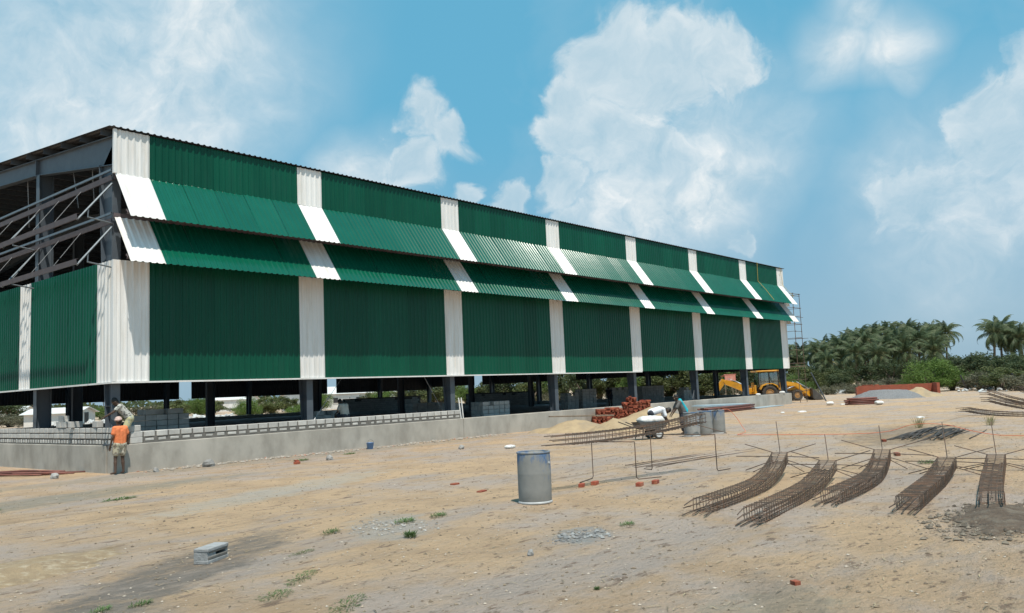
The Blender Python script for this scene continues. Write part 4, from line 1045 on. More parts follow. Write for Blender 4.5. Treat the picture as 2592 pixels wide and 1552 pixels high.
def person(label, loc, rz, J, shirt, legs, hair=HAIR, hat=None, sleeve=0.55, leglen=0.55, skirt=False, group=None, wrap=None, fine=True):
    V = {k: Vector(v) for k, v in J.items()}
    P = empty('person', loc, rz, label, 'person', group)
    b = MB(); L, Rr = 'L', 'R'
    # trunk
    for s in (L, Rr):
        capsule(b, V['hip'+s]*0.75+V['pel']*0.25, V['sh'+s]*0.55+V['chest']*0.45, 0.095, 0.085)
        capsule(b, V['hip'+s], V['kn'+s], 0.078, 0.052); capsule(b, V['kn'+s], V['an'+s], 0.05, 0.033)
        capsule(b, V['kn'+s]*0.7+V['an'+s]*0.3+(V['pel']-V['chest'])*0.0, V['kn'+s]*0.5+V['an'+s]*0.5, 0.052, 0.044)
        capsule(b, V['an'+s]+Vector((0, 0, -0.02)), V['toe'+s], 0.034, 0.026)
        capsule(b, V['sh'+s], V['el'+s], 0.048, 0.037); capsule(b, V['el'+s], V['wr'+s], 0.037, 0.025)
        # hand: palm, four fingers, thumb
        hd = (V['wr'+s]-V['el'+s]).normalized(); side = hd.cross(Vector((1, 0, 0.3))).normalized()
        nrm_ = hd.cross(side).normalized()
        pc = V['wr'+s]+hd*0.055
        for k in (-1, 0, 1): capsule(b, V['wr'+s]+hd*0.01+side*0.012*k, pc+hd*0.03+side*0.024*k, 0.015, 0.014, 8)
        for k, l in ((-1.5, 0.055), (-0.5, 0.068), (0.5, 0.064), (1.5, 0.048)):
            f0 = pc+hd*0.035+side*0.021*k; f1 = f0+hd*l*0.6+nrm_*0.010; f2 = f1+hd*l*0.4+nrm_*0.022
            capsule(b, f0, f1, 0.0095, 0.009, 6); capsule(b, f1, f2, 0.009, 0.008, 6)
        t0 = V['wr'+s]+hd*0.03+side*0.03*(1 if s == L else -1); capsule(b, t0, t0+hd*0.045+side*0.035*(1 if s == L else -1), 0.011, 0.009, 6)
    capsule(b, V['shL'], V['shR'], 0.06, 0.06); capsule(b, V['hipL'], V['hipR'], 0.095, 0.095)
    capsule(b, V['pel'], V['chest'], 0.10, 0.105); capsule(b, V['chest'], V['neck'], 0.075, 0.055); capsule(b, V['neck'], V['head'], 0.052, 0.055)
    # head with face
    up_ = (V['head']-V['neck']).normalized(); fw = V['look'].normalized(); fw = (fw-up_*fw.dot(up_)*0.6).normalized(); sd_ = up_.cross(fw).normalized(); up2 = fw.cross(sd_)
    HM = Matrix(((fw.x, sd_.x, up2.x, V['head'].x), (fw.y, sd_.y, up2.y, V['head'].y), (fw.z, sd_.z, up2.z, V['head'].z), (0, 0, 0, 1)))
    b.ell((-0.008, 0, 0.02), (0.098, 0.076, 0.105), 16, 12, 0, HM); b.ell((0.02, 0, -0.055), (0.062, 0.055, 0.062), 12, 8, 0, HM)
    b.ell((0.097, 0, -0.012), (0.022, 0.015, 0.024), 8, 6, 0, HM); b.ell((0.078, 0, -0.058), (0.014, 0.026, 0.012), 8, 6, 0, HM)
    for s in (-1, 1):
        b.ell((-0.008, s*0.077, -0.005), (0.022, 0.013, 0.032), 8, 6, 0, HM); b.ell((0.083, s*0.032, 0.028), (0.014, 0.022, 0.009), 8, 6, 0, HM)
    put('body', fuse(b, 'body', 0.0105 if fine else 0.015, SKIN, 2), P)
    for s in (-1, 1):
        q = MB(); q.ell((0.086, s*0.032, 0.012), (0.010, 0.014, 0.009), 8, 6, 0, HM); q.obj('eye', WHITE, P, True)
    # hair or head cloth
    q = MB(); q.ell((-0.022, 0, 0.048), (0.096, 0.084, 0.092), 14, 10, 0, HM); q.ell((-0.055, 0, -0.005), (0.055, 0.074, 0.075), 12, 8, 0, HM)
    put('hair', fuse(q, 'hair', 0.011, hair, 3), P)
    if hat:
        q = MB(); q.ell((-0.012, 0, 0.070), (0.110, 0.096, 0.082), 16, 10, 0, HM); q.ell((-0.02, 0.01, 0.052), (0.122, 0.108, 0.035), 16, 8, 0, HM); q.ell((-0.07, 0.05, 0.05), (0.06, 0.05, 0.045), 10, 8, 0, HM)
        put('head_cloth', fuse(q, 'head_cloth', 0.011, hat, 3), P)
    # shirt
    q = MB()
    for s in (L, Rr):
        capsule(q, V['hip'+s]*0.8+V['pel']*0.2+(V['chest']-V['pel'])*0.02, V['sh'+s]*0.6+V['chest']*0.4, 0.122, 0.110)
        capsule(q, V['sh'+s], V['sh'+s]+(V['el'+s]-V['sh'+s])*sleeve, 0.068, 0.070)
        if sleeve > 1: capsule(q, V['el'+s], V['el'+s]+(V['wr'+s]-V['el'+s])*(sleeve-1), 0.058, 0.048)
    capsule(q, V['shL'], V['shR'], 0.076, 0.076); capsule(q, V['pel'], V['chest'], 0.128, 0.125); capsule(q, V['chest'], V['neck']*0.6+V['chest']*0.4, 0.10, 0.080)
    put('shirt', fuse(q, 'shirt', 0.016, shirt, 4), P)
    # shorts, lungi or skirt
    q = MB()
    capsule(q, V['hipL'], V['hipR'], 0.128, 0.128)
    for s in (L, Rr):
        e = V['hip'+s]+(V['kn'+s]-V['hip'+s])*min(1, leglen)
        capsule(q, V['hip'+s], e, 0.112, 0.105 if not skirt else 0.13)
        if leglen > 1: capsule(q, e, V['kn'+s]+(V['an'+s]-V['kn'+s])*(leglen-1), 0.10, 0.085 if not skirt else 0.11)
    if skirt: capsule(q, (V['hipL']+V['hipR'])/2, (V['knL']+V['knR'])/2, 0.13, 0.13)
    put('lower_garment', fuse(q, 'lower_garment', 0.016, legs, 4), P)
    if wrap:
        q = MB(); capsule(q, V['neck']+Vector((-0.07, 0.05, 0)), V['pel']+Vector((-0.15, -0.03, 0.05)), 0.075, 0.085); capsule(q, V['shL']+Vector((-.05, 0, 0)), V['pel']+Vector((-0.17, 0.02, -0.12)), 0.06, 0.075)
        put('cloth_wrap', fuse(q, 'cloth_wrap', 0.016, wrap, 4), P)
    return P
STAND = dict(pel=(0, 0, .90), hipL=(0, .085, .86), hipR=(0, -.085, .86), knL=(.03, .12, .47), knR=(.02, -.11, .47), anL=(-.03, .155, .075), anR=(-.01, -.12, .075), toeL=(.11, .20, .03), toeR=(.14, -.15, .03),
             chest=(.0, 0, 1.22), shL=(-.01, .175, 1.335), shR=(-.01, -.175, 1.335), neck=(.02, 0, 1.415), head=(.05, 0.015, 1.535), look=(1, 0.1, 0.25),
             elL=(-.03, .255, 1.075), elR=(-.03, -.25, 1.075), wrL=(.05, .265, .845), wrR=(.06, -.25, .84))
BEND = dict(pel=(-.10, 0, .80), hipL=(-.10, .08, .77), hipR=(-.09, -.08, .77), knL=(.03, .10, .43), knR=(.0, -.09, .42), anL=(-.05, .10, .075), anR=(-.10, -.09, .075), toeL=(.10, .13, .03), toeR=(.05, -.11, .03),
            chest=(.13, 0, 1.06), shL=(.17, .165, 1.15), shR=(.17, -.165, 1.15), neck=(.22, 0, 1.20), head=(.31, 0, 1.28), look=(1, 0, -0.8),
            elL=(.36, .16, .98), elR=(.37, -.15, .97), wrL=(.57, .10, .86), wrR=(.57, -.08, .85))
STOOP = dict(pel=(-.12, 0, .92), hipL=(-.12, .085, .88), hipR=(-.12, -.085, .88), knL=(-.02, .12, .47), knR=(-.10, -.11, .47), anL=(-.06, .13, .075), anR=(-.20, -.12, .075), toeL=(.08, .15, .03), toeR=(-.06, -.14, .03),
             chest=(.20, 0, 1.00), shL=(.32, .17, 1.00), shR=(.32, -.17, 1.00), neck=(.40, 0, 1.00), head=(.51, 0, .955), look=(0.5, 0, -1),
             elL=(.38, .20, .73), elR=(.38, -.20, .73), wrL=(.50, .13, .52), wrR=(.50, -.12, .52))
SIT = dict(pel=(0, 0, .12), hipL=(0, .09, .11), hipR=(0, -.09, .11), knL=(.40, .12, .12), knR=(.40, -.12, .12), anL=(.38, .12, -.28), anR=(.42, -.12, -.28), toeL=(.54, .14, -.32), toeR=(.57, -.14, -.32),
           chest=(.06, 0, .40), shL=(.09, .17, .51), shR=(.09, -.17, .51), neck=(.16, 0, .56), head=(.25, 0, .63), look=(1, 0, -0.9),
           elL=(.16, .24, .27), elR=(.16, -.24, .27), wrL=(.36, .14, .22), wrR=(.36, -.14, .22))
LEAN = dict(pel=(-.06, 0, .84), hipL=(-.06, .08, .80), hipR=(-.05, -.08, .80), knL=(.02, .10, .43), knR=(-.06, -.09, .43), anL=(-.04, .10, .075), anR=(-.16, -.10, .075), toeL=(.10, .12, .03), toeR=(-.02, -.12, .03),
            chest=(.06, 0, 1.12), shL=(.10, .155, 1.22), shR=(.10, -.155, 1.22), neck=(.13, 0, 1.29), head=(.19, 0, 1.39), look=(1, 0, -0.5),
            elL=(.26, .18, 1.00), elR=(.22, -.18, .99), wrL=(.40, .14, .80), wrR=(.38, -.12, .79))
person('person in an orange shirt and patterned shorts standing at the plinth corner, back turned', (0.02, -0.36, 0.0), R(100), STAND, ORANGE, SHORTS, hat=CLOTHP, leglen=0.62)
person('person in a printed shirt and pale shorts bending on the plinth edge', (0.42, 0.10, Z_PL), R(158), BEND, PRINT, SHORT2, leglen=0.75)
person('person in a pale shirt seated behind the block wall, back turned', (9.15, 0.62, 1.14), R(95), SIT, PALEC, DARKC)
person('person in a white shirt stooping over the loaded hand cart', (15.75, -9.15, 0.0), R(-48), STOOP, WCLOTH, DARKC, sleeve=0.8, leglen=1.6)
person('person with a teal cloth over the back standing near the drums', (17.55, -9.30, 0.0), R(140), LEAN, GREYC, DARKC, wrap=TEAL, sleeve=0.9, leglen=1.7, skirt=True)
person('dark figure among the block stacks deep inside the shed', (38.2, 7.6, 0.5), R(200), BEND, DARKC, DARKC, fine=False)
q = MB(); q.box((0, 0, 0), (0.45, 0.4, 0.62), bev=0.02); o = q.obj('stool_block', BLOCK, None, loc=(9.15, 0.62, 0.5+0.31)); tag(o, 'block seat under the person in the pale shirt', 'block')

# ------------------------------------------------------------------ hand cart with sack
def cart():
    K = empty('hand_cart', (14.85, -9.5, 0), R(-30), 'small two-wheeled hand cart loaded with a white sack', 'hand cart')
    q = MB(); q.prism([(-0.62, 0.62), (-0.42, 0.36), (0.38, 0.36), (0.60, 0.62), (0.57, 0.62), (0.36, 0.39), (-0.40, 0.39), (-0.59, 0.62)], -0.30, 0.30)
    for s in (-1, 1): q.prism([(-0.62, 0.62), (-0.42, 0.36), (0.38, 0.36), (0.60, 0.62)], s*0.30-0.006, s*0.30+0.006)
    q.obj('tray', BUCK, K)
    for s in (-1, 1):
        q = MB(); q.tube([(0.5, s*0.26, 0.40), (-0.5, s*0.27, 0.40), (-1.15, s*0.28, 0.66)], 0.018, 6); q.obj('handle', BLACK, K)
        q = MB(); M_ = Matrix.Translation((0.12, s*0.34, 0.19)) @ Matrix.Rotation(math.pi/2, 4, 'X')
        q.lathe([(0.12, -0.03), (0.17, -0.045), (0.19, -0.025), (0.19, 0.025), (0.17, 0.045), (0.12, 0.03)], 20, 0, M_, False, False); wh = q.obj('wheel', TYRE, K, True)
        q = MB(); q.lathe([(0.03, -0.02), (0.125, -0.03), (0.125, 0.03), (0.03, 0.02)], 16, 0, M_); q.obj('rim', RAGS, wh)
        q = MB(); q.tube([(-0.45, s*0.25, 0.40), (-0.5, s*0.27, 0.01)], 0.016, 6); q.obj('prop_leg', BLACK, K)
    q = MB(); q.tube([(0.12, -0.34, 0.19), (0.12, 0.34, 0.19)], 0.015, 6); q.box((0.12, 0, 0.28), (0.08, 0.5, 0.17)); q.obj('axle', BLACK, K)
cart()
def sack_mesh(l, w, h, seed, m=SACK):
    vs = []; fs = []; nu, nv = 18, 12
    for i in range(nu+1):
        u_ = -1+2*i/nu
        k = (1-abs(u_)**5)**0.5 if abs(u_) < 1 else 0.0
        for j in range(nv):
            a = 2*math.pi*j/nv
            cy, cz = math.cos(a), math.sin(a)
            cy = math.copysign(abs(cy)**0.7, cy); cz = math.copysign(abs(cz)**0.8, cz)
            b = 1+0.12*N(u_*2+seed, cy*1.5, cz*1.5)+0.12*N(u_*4, cy*3, cz*3+seed)+0.05*N(u_*9, cy*7, seed)
            vs.append((u_*l/2, cy*w/2*b*(0.9+0.1*k), cz*h/2*max(0.12, k)*b))
    for i in range(nu):
        for j in range(nv): fs.append((i*nv+j, i*nv+(j+1) % nv, (i+1)*nv+(j+1) % nv, (i+1)*nv+j))
    fs += [tuple(range(nv))[::-1], tuple(nu*nv+j for j in range(nv))]
    me = bpy.data.meshes.new('sack'); me.from_pydata(vs, [], fs); me.materials.append(m); me.polygons.foreach_set('use_smooth', [True]*len(fs)); return me
def sack(x, y, z, rz, label, s=1.0, seed=1.0, tilt=0.0):
    o = put('sack', sack_mesh(0.78*s, 0.5*s, 0.26*s, seed), None, (x, y, z+0.12*s), (0, tilt, rz)); return tag(o, label, 'sack')
sack(14.85, -9.5, 0.54, R(-35), 'plump white cement sack on the hand cart', 1.15, 1.0)
sack(14.9, -9.45, 0.37, R(-25), 'lower white sack in the tray of the hand cart', 0.95, 1.7)
sack(47.2, -4.6, 0.0, R(20), 'crumpled white sack left of the red steel bundle', 0.95, 2.0)
sack(46.0, -8.2, 0.0, R(30), 'white sack lying against the right of the red steel bundle', 0.95, 3.0)
sack(47.1, -5.5, -0.05, R(-40), 'small flat white scrap between the sack and the red steel', 0.45, 4.0)
sack(34.9, -6.2, -0.03, R(20), 'white scrap on the sand right of the drums', 0.42, 5.0)
sack(36.0, -6.9, -0.08, R(-30), 'long pale strip of packing on the sand right of the drums', 0.6, 6.0)
sack(28.0, -15.2, -0.05, R(-30), 'small white scrap left of the rebar tangle', 0.42, 7.0)
sack(10.4, -6.6, -0.02, R(10), 'torn cream packing scrap on the sand behind the foreground drum', 0.5, 8.0)
sack(50.6, 0.15, Z_PL-0.02, 0.3, 'white bundle on the plinth at its right end', 0.8, 9.0)
sack(46.2, 0.15, Z_PL-0.02, 0.5, 'small white bundle on the plinth before the digger', 0.65, 10.0)
# blue bucket by the wall
B0 = empty('bucket', (9.2, -0.75, gz(9.2, -.75)), 0, 'small blue bucket at the foot of the plinth', 'bucket')
q = MB(); q.lathe([(0.11, 0), (0.14, 0.24), (0.15, 0.245), (0.135, 0.24), (0.105, 0.02)], 20, capb=True, capt=False); q.lathe([(0.105, 0.02), (0.001, 0.02)], 20, capb=False, capt=False); q.obj('pail', PLASTIC, B0, True)
q = MB(); q.tube([(0.15*math.cos(a), 0.15*math.sin(a)*0.3-0.05, 0.23+0.12*math.sin(a)) for a in [math.pi*i/8 for i in range(9)]], 0.004, 5); q.obj('handle', BLACK, B0)
# rough stones by the plinth
def rock_mesh(seed, m):
    vs = []; q = MB(); q.ell((0, 0, 0), (1, 1, 1), 9, 6)
    q.v = [tuple(Vector(v)*(1+0.35*N(v[0]*1.4+seed, v[1]*1.4, v[2]*1.4+seed))) for v in q.v]
    return q.mesh('stone', m)
STONE = mat('grey_stone', (0.38, 0.37, 0.35), (0.27, 0.26, 0.25), 6, 0.9, 0.5, 20, rnd=0.3)
RK = [rock_mesh(s*3.7, STONE) for s in range(4)]
for i, (x, y, s, lab) in enumerate(((2.46, -1.07, 0.20, 'square grey lump of concrete at the foot of the plinth near the corner'), (5.38, -3.27, 0.13, 'rounded grey stone beyond the lone red brick'), (9.84, -4.85, 0.12, 'dark stone standing on the sand before the plinth'),
                                   (-3.68, -18.83, 0.05, 'pale pebble in the middle foreground'), (0.85, -0.9, 0.10, 'grey stone right of the orange-shirted man'), (-1.4, 0.6, 0.13, 'dark grey rubble at the foot of the gable plinth'))):
    o = put('stone', RK[i % 4], None, (x, y, gz(x, y)+s*0.4), (0.3*i, 0.5*i, i), (s, s*0.9, s*0.75)); tag(o, lab, 'stone')

# ------------------------------------------------------------------ digger
def digger():
    D = empty('backhoe_loader', (59.6, 5.25, 0.0), math.atan2(-0.766, 0.643), 'yellow backhoe loader parked at the far end of the warehouse', 'backhoe loader'); D.scale = (1.07,)*3
    def wheel(x, y, r, w):
        M_ = Matrix.Translation((x, y, r)) @ Matrix.Rotation(math.pi/2, 4, 'X')
        q = MB(); q.lathe([(r*0.55, -w*0.38), (r*0.80, -w/2), (r*0.96, -w*0.42), (r, -w*0.25), (r, w*0.25), (r*0.96, w*0.42), (r*0.80, w/2), (r*0.55, w*0.38)], 30, 0, M_, False, False)
        for k in range(20):
            a = 2*math.pi*k/20
            for s in (-1, 1):
                q.box((r*math.cos(a+s*0.05), r*math.sin(a+s*0.05), s*w*0.22), (0.05, 0.05, w*0.42), 0, (0, 0, a), M_)
        wh = q.obj('wheel', TYRE, D)
        q = MB(); q.lathe([(0.05, -w*0.42), (r*0.2, -w*0.40), (r*0.45, -w*0.20), (r*0.57, -w*0.38), (r*0.57, w*0.38), (r*0.45, w*0.2), (r*0.2, w*0.40), (0.05, w*0.42)], 24, 0, M_); q.obj('rim', RIMM, wh, True)
    for s in (-1, 1): wheel(0, s*0.85, 0.66, 0.42); wheel(2.25, s*0.80, 0.44, 0.30)
    q = MB(); q.box((1.0, 0, 0.72), (3.6, 0.72, 0.36), bev=0.04); q.box((2.3, 0, 0.5), (0.3, 1.4, 0.16)); q.box((0, 0, 0.66), (0.3, 1.5, 0.2)); q.obj('chassis', BLACK, D)
    q = MB(); q.prism([(0.95, 0.88), (2.75, 0.80), (2.78, 1.22), (2.6, 1.38), (0.95, 1.52)], -0.42, 0.42); q.obj('bonnet', YEL, D)
    q = MB(); q.box((2.79, 0, 1.02), (0.03, 0.6, 0.3)); q.obj('grille', BLACK, D)
    # cab
    q = MB()
    for x, y in ((-0.78, 0.68), (-0.78, -0.68), (0.92, 0.66), (0.92, -0.66), (0.12, 0.70), (0.12, -0.70)):
        q.tube([(x, y, 0.85), (x*0.93, y*0.93, 2.42)], 0.045, 4)
    for y in (-0.68, 0.68): q.box((0.05, y, 1.0), (1.7, 0.05, 0.32)); q.box((0.05, y*0.97, 1.62), (1.6, 0.03, 0.04))
    q.box((-0.78, 0, 1.0), (0.05, 1.36, 0.3)); q.box((0.92, 0, 1.1), (0.05, 1.3, 0.5)); q.box((0.05, 0, 0.86), (1.7, 1.4, 0.06)); q.obj('cab_frame', BLACK, D)
    q = MB(); q.box((0.02, 0, 2.50), (2.05, 1.56, 0.13), bev=0.05); q.box((0.02, 0, 2.58), (1.5, 1.2, 0.06), bev=0.025); q.obj('cab_roof', YEL, D)
    for nm, c, sz in (('window_pane', (-0.35, -0.66, 1.85), (0.80, 0.012, 1.0)), ('window_pane', (0.50, -0.66, 1.85), (0.70, 0.012, 1.0)), ('window_pane', (-0.35, 0.66, 1.85), (0.80, 0.012, 1.0)), ('window_pane', (0.50, 0.66, 1.85), (0.70, 0.012, 1.0)), ('windscreen', (0.88, 0, 1.85), (0.012, 1.2, 1.0)), ('rear_screen', (-0.75, 0, 1.85), (0.012, 1.2, 1.0))):
        q = MB(); q.box(c, sz); q.obj(nm, GLASS, D)
    q = MB(); q.box((-0.25, 0, 1.15), (0.5, 0.5, 0.14), bev=0.04); q.box((-0.48, 0, 1.5), (0.14, 0.5, 0.7), rot=(0, -0.12, 0), bev=0.04); q.box((-0.25, 0, 0.98), (0.3, 0.3, 0.25)); q.obj('seat', BLACK, D)
    q = MB(); q.tube([(0.55, 0, 1.0), (0.35, 0, 1.52)], 0.04, 6); M_ = Matrix.Translation((0.33, 0, 1.54)) @ Matrix.Rotation(-0.6, 4, 'Y'); q.tube([M_ @ Vector((0.19*math.cos(a), 0.19*math.sin(a), 0)) for a in [2*math.pi*i/14 for i in range(15)]], 0.014, 5); q.obj('steering_wheel', BLACK, D)
    # rear mudguards
    for s in (-1, 1):
        q = MB(); pts = [(-0.80, 1.05), (-0.62, 1.34), (-0.20, 1.50), (0.25, 1.50), (0.60, 1.32), (0.80, 1.00)]
        poly = pts+[(x*0.94, z-0.06) for x, z in reversed(pts)]
        for i in range(5):
            (x0, z0), (x1, z1) = pts[i], pts[i+1]
            q.add([(x0, s*0.60, z0), (x1, s*0.60, z1), (x1, s*1.08, z1), (x0, s*1.08, z0), (x0*0.94, s*0.60, z0-0.07), (x1*0.94, s*0.60, z1-0.07), (x1*0.94, s*1.08, z1-0.07), (x0*0.94, s*1.08, z0-0.07)], [(0, 1, 2, 3), (7, 6, 5, 4), (3, 2, 6, 7), (0, 4, 5, 1)])
        q.obj('mudguard', YEL, D)
        q = MB(); q.box((0.96, s*0.78, 2.05), (0.05, 0.06, 0.34), bev=0.01); q.obj('mirror', BLACK, D)
        q = MB(); q.box((0.95, s*0.55, 2.36), (0.08, 0.16, 0.12), bev=0.01); q.obj('work_lamp', RAGS, D)
        # loader arms
        q = MB(); arm = [(1.15, 1.42), (1.55, 1.58), (2.30, 1.44), (3.10, 0.78), (3.42, 0.38), (3.30, 0.28), (2.95, 0.62), (2.25, 1.16), (1.50, 1.28), (1.15, 1.20)]
        q.prism(arm, s*0.60-0.05, s*0.60+0.05); ar = q.obj('loader_arm', YEL, D)
        q = MB(); q.tube([(1.2, s*0.60, 0.85), (2.2, s*0.60, 1.22)], 0.05, 8); q.tube([(1.9, s*0.60, 1.12), (2.45, s*0.60, 1.32)], 0.03, 8); q.obj('hydraulic_ram', GALV, ar, True)
        q = MB(); q.tube([(2.35, s*0.52, 1.52), (3.15, s*0.52, 1.02)], 0.045, 8); q.tube([(3.0, s*0.52, 1.1), (3.45, s*0.52, 0.82)], 0.028, 8); q.obj('hydraulic_ram', GALV, ar, True)
    q = MB(); q.box((3.05, 0, 0.72), (0.12, 1.2, 0.12)); q.prism([(3.36, 0.30), (3.50, 0.86), (3.40, 0.95), (3.20, 0.55)], -0.5, 0.5); q.obj('arm_crossbar', YEL, D)
    q = MB(); sec = [(3.42, 0.95), (3.50, 0.95), (3.56, 0.40), (3.72, 0.14), (4.35, 0.03), (4.35, 0.0), (3.60, 0.02), (3.42, 0.25)]
    q.prism(sec, -1.1, 1.1)
    for s in (-1, 1): q.prism([(3.45, 0.92), (3.45, 0.10), (4.30, 0.02), (4.05, 0.40)], s*1.1-0.02, s*1.1+0.02)
    bu = q.obj('front_bucket', BUCK, D)
    for k in range(8): q = MB(); q.box((4.40, -0.95+0.27*k, 0.02), (0.16, 0.06, 0.035)); q.obj('tooth', BUCK, bu)
    # rear digger
    q = MB(); q.box((-1.15, 0, 0.72), (0.22, 1.9, 0.35), bev=0.02); q.box((-1.35, 0, 0.80), (0.3, 0.4, 0.75), bev=0.03); q.box((-1.1, 0, 1.25), (0.12, 0.5, 0.7)); q.obj('kingpost', YEL, D)
    for s in (-1, 1):
        q = MB(); q.box((-1.18, s*0.92, 0.80), (0.18, 0.16, 1.15), bev=0.02); q.box((-1.18, s*0.92, 0.09), (0.32, 0.30, 0.06)); q.obj('stabiliser', YEL, D)
    q = MB(); q.prism([(-1.40, 0.62), (-1.42, 1.00), (-2.3, 1.62), (-3.30, 1.92), (-3.52, 1.78), (-3.40, 1.56), (-2.45, 1.14)], -0.17, 0.17); bo = q.obj('boom', YEL, D)
    q = MB(); q.tube([(-1.5, 0, 1.2), (-2.5, 0, 1.78)], 0.055, 8); q.tube([(-2.4, 0, 1.72), (-3.1, 0, 2.02)], 0.032, 8); q.obj('hydraulic_ram', GALV, bo, True)
    q = MB(); q.prism([(-3.30, 1.86), (-3.62, 2.02), (-3.86, 1.72), (-4.55, 0.42), (-4.42, 0.36), (-3.52, 1.50)], -0.14, 0.14); di = q.obj('dipper', YEL, D)
    q = MB(); q.prism([(-4.58, 0.45), (-4.35, 0.40), (-4.0, 0.32), (-3.92, 0.10), (-4.1, 0.02), (-4.5, 0.06), (-4.66, 0.25)], -0.38, 0.38); q.obj('rear_bucket', BUCK, D)
    q = MB(); q.lathe([(0.05, 0), (0.05, 0.5), (0.06, 0.52), (0.06, 0.7)], 10, 0, Matrix.Translation((1.7, 0.3, 1.4))); q.obj('exhaust', BLACK, D, True)
digger()

# ------------------------------------------------------------------ scaffold tower
def scaffold():
    S = empty('scaffold_tower', (0, 0, 0), 0, 'slim rusty scaffold tower behind the right end of the warehouse', 'scaffold')
    C4 = [(53.75, 0.0), (55.15, 0.0), (55.15, 1.7), (53.75, 1.7)]
    for x, y in C4:
        q = MB(); q.tube([(x, y, 0), (x+0.02, y+0.01, 4.4), (x, y, 8.75)], 0.026, 6); q.obj('pole', REBAR, S)
    for k, z in enumerate((0.9, 1.8, 3.1, 4.15, 5.1, 5.65, 6.25, 6.8, 7.55, 8.5, 8.68)):
        for i in range(4):
            (x0, y0), (x1, y1) = C4[i], C4[(i+1) % 4]
            if k % 2 and i in (1, 2): continue
            e = 0.5 if z in (5.1, 6.8, 1.8) else 0.1
            d = Vector((x1-x0, y1-y0, 0)).normalized()*e
            q = MB(); q.tube([(x0-d.x, y0-d.y, z), (x1+d.x, y1+d.y, z+0.03)], 0.018, 5); q.obj('ledger', REBAR, S)
    q = MB(); q.box((54.45, 0.85, 2.88), (1.7, 1.9, 0.04)); q.obj('platform', WOOD, S)
scaffold()
q = MB(); q.tube([(56.6, -1.0, 0), (55.9, -0.2, 2.35)], 0.055, 6); tag(q.obj('steel_post', STEEL, None), 'dark steel post leaning beside the digger bucket', 'post')
# rods on the drums
for p0, p1, lab in (((15.4, -10.2, 0.55), (17.6, -10.9, 0.93), 'thin bar slanting across the top of the drums'), ((15.6, -10.55, 0.55), (17.2, -11.3, 0.05), 'thin bar propped in front of the leftmost drum')):
    q = MB(); q.tube([p0, p1], 0.014, 5); tag(q.obj('steel_bar', REBAR, None), lab, 'steel bar')
q = MB(); q.box((0, 0, 0), (3.2, 0.12, 0.05)); o = q.obj('plank', WOOD, None, loc=(20.6, -2.4, 0.62), rot=(0.1, 0.03, R(-35))); tag(o, 'weathered plank lying across the wide sand heap', 'plank')

# ------------------------------------------------------------------ palms
def frond_mesh(seed, L_=2.7, droop=1.0):
    rr = random.Random(seed); q = MB()
    pts = []; p = Vector((0, 0, 0)); ang = R(38)*rr.uniform(0.8, 1.2); n = 9
    for i in range(n+1):
        pts.append(p.copy()); ang -= R(14)*droop*rr.uniform(0.85, 1.15)*(0.5+i/n); p = p+Vector((math.cos(ang), 0, math.sin(ang)))*(L_/n)
    q.tube(pts, [0.035*(1-i/n)+0.008 for i in range(n+1)], 4)
    for k in range(19):
        s = 0.14+0.84*k/18; f_ = s*n; i = min(n-1, int(f_)); a = pts[i].lerp(pts[i+1], f_-i); t = (pts[i+1]-pts[i]).normalized()
        l = 0.62*math.sin(math.pi*min(1, 0.25+s*0.8))*rr.uniform(0.8, 1.15)
        for sd in (-1, 1):
            d = (Vector((0, sd, 0))*0.75+t*0.5+Vector((0, 0, -0.45-0.35*rr.random()))).normalized()
            w = t*0.055; e = a+d*l*0.6+Vector((0, 0, -0.02)); tip = a+d*l+Vector((0, 0, -0.22*l))
            q.add([a-w, a+w, e+w*0.8, e-w*0.8, tip], [(0, 1, 2, 3), (3, 2, 4)])
    return q.mesh('frond', L_PALM)
FR = [frond_mesh(s, 2.7, d) for s, d in ((1, 0.75), (2, 1.0), (3, 1.25), (4, 1.55))]
def palm(x, y, h, label, group, seed, s=1.0):
    rr = random.Random(seed); P = empty('palm_tree', (x, y, 0), rr.uniform(0, 6.28), label, 'palm tree', group)
    lean = rr.uniform(-.08, .14)
    q = MB(); k = 8; pts = [(lean*h*(i/k)**2, 0.02*h*math.sin(i*0.6), h*i/k-0.1*(i == 0)) for i in range(k+1)]
    q.tube(pts, [0.17+0.10*(1-i/k)**3 for i in range(k+1)], 8); q.obj('trunk', BARK, P, True)
    top = Vector(pts[-1]); n = 24
    for i in range(n):
        u_ = i/(n-1); az = i*2.39996+rr.uniform(-.25, .25); tilt = R(-62)+R(112)*u_+rr.uniform(-.12, .12)
        put('frond', FR[min(3, int(u_*4))], P, top+Vector((0, 0, 0.1*(1-u_))), (0, tilt, az), (s*1.42*rr.uniform(.8, 1.12),)*3)
    q = MB()
    for i in range(7): q.ell((top.x+0.24*math.cos(i*0.9), top.y+0.24*math.sin(i*0.9), top.z-0.25-0.08*(i % 3)), (0.11, 0.11, 0.14), 8, 6)
    q.obj('coconuts', L_OLIVE, P, True)
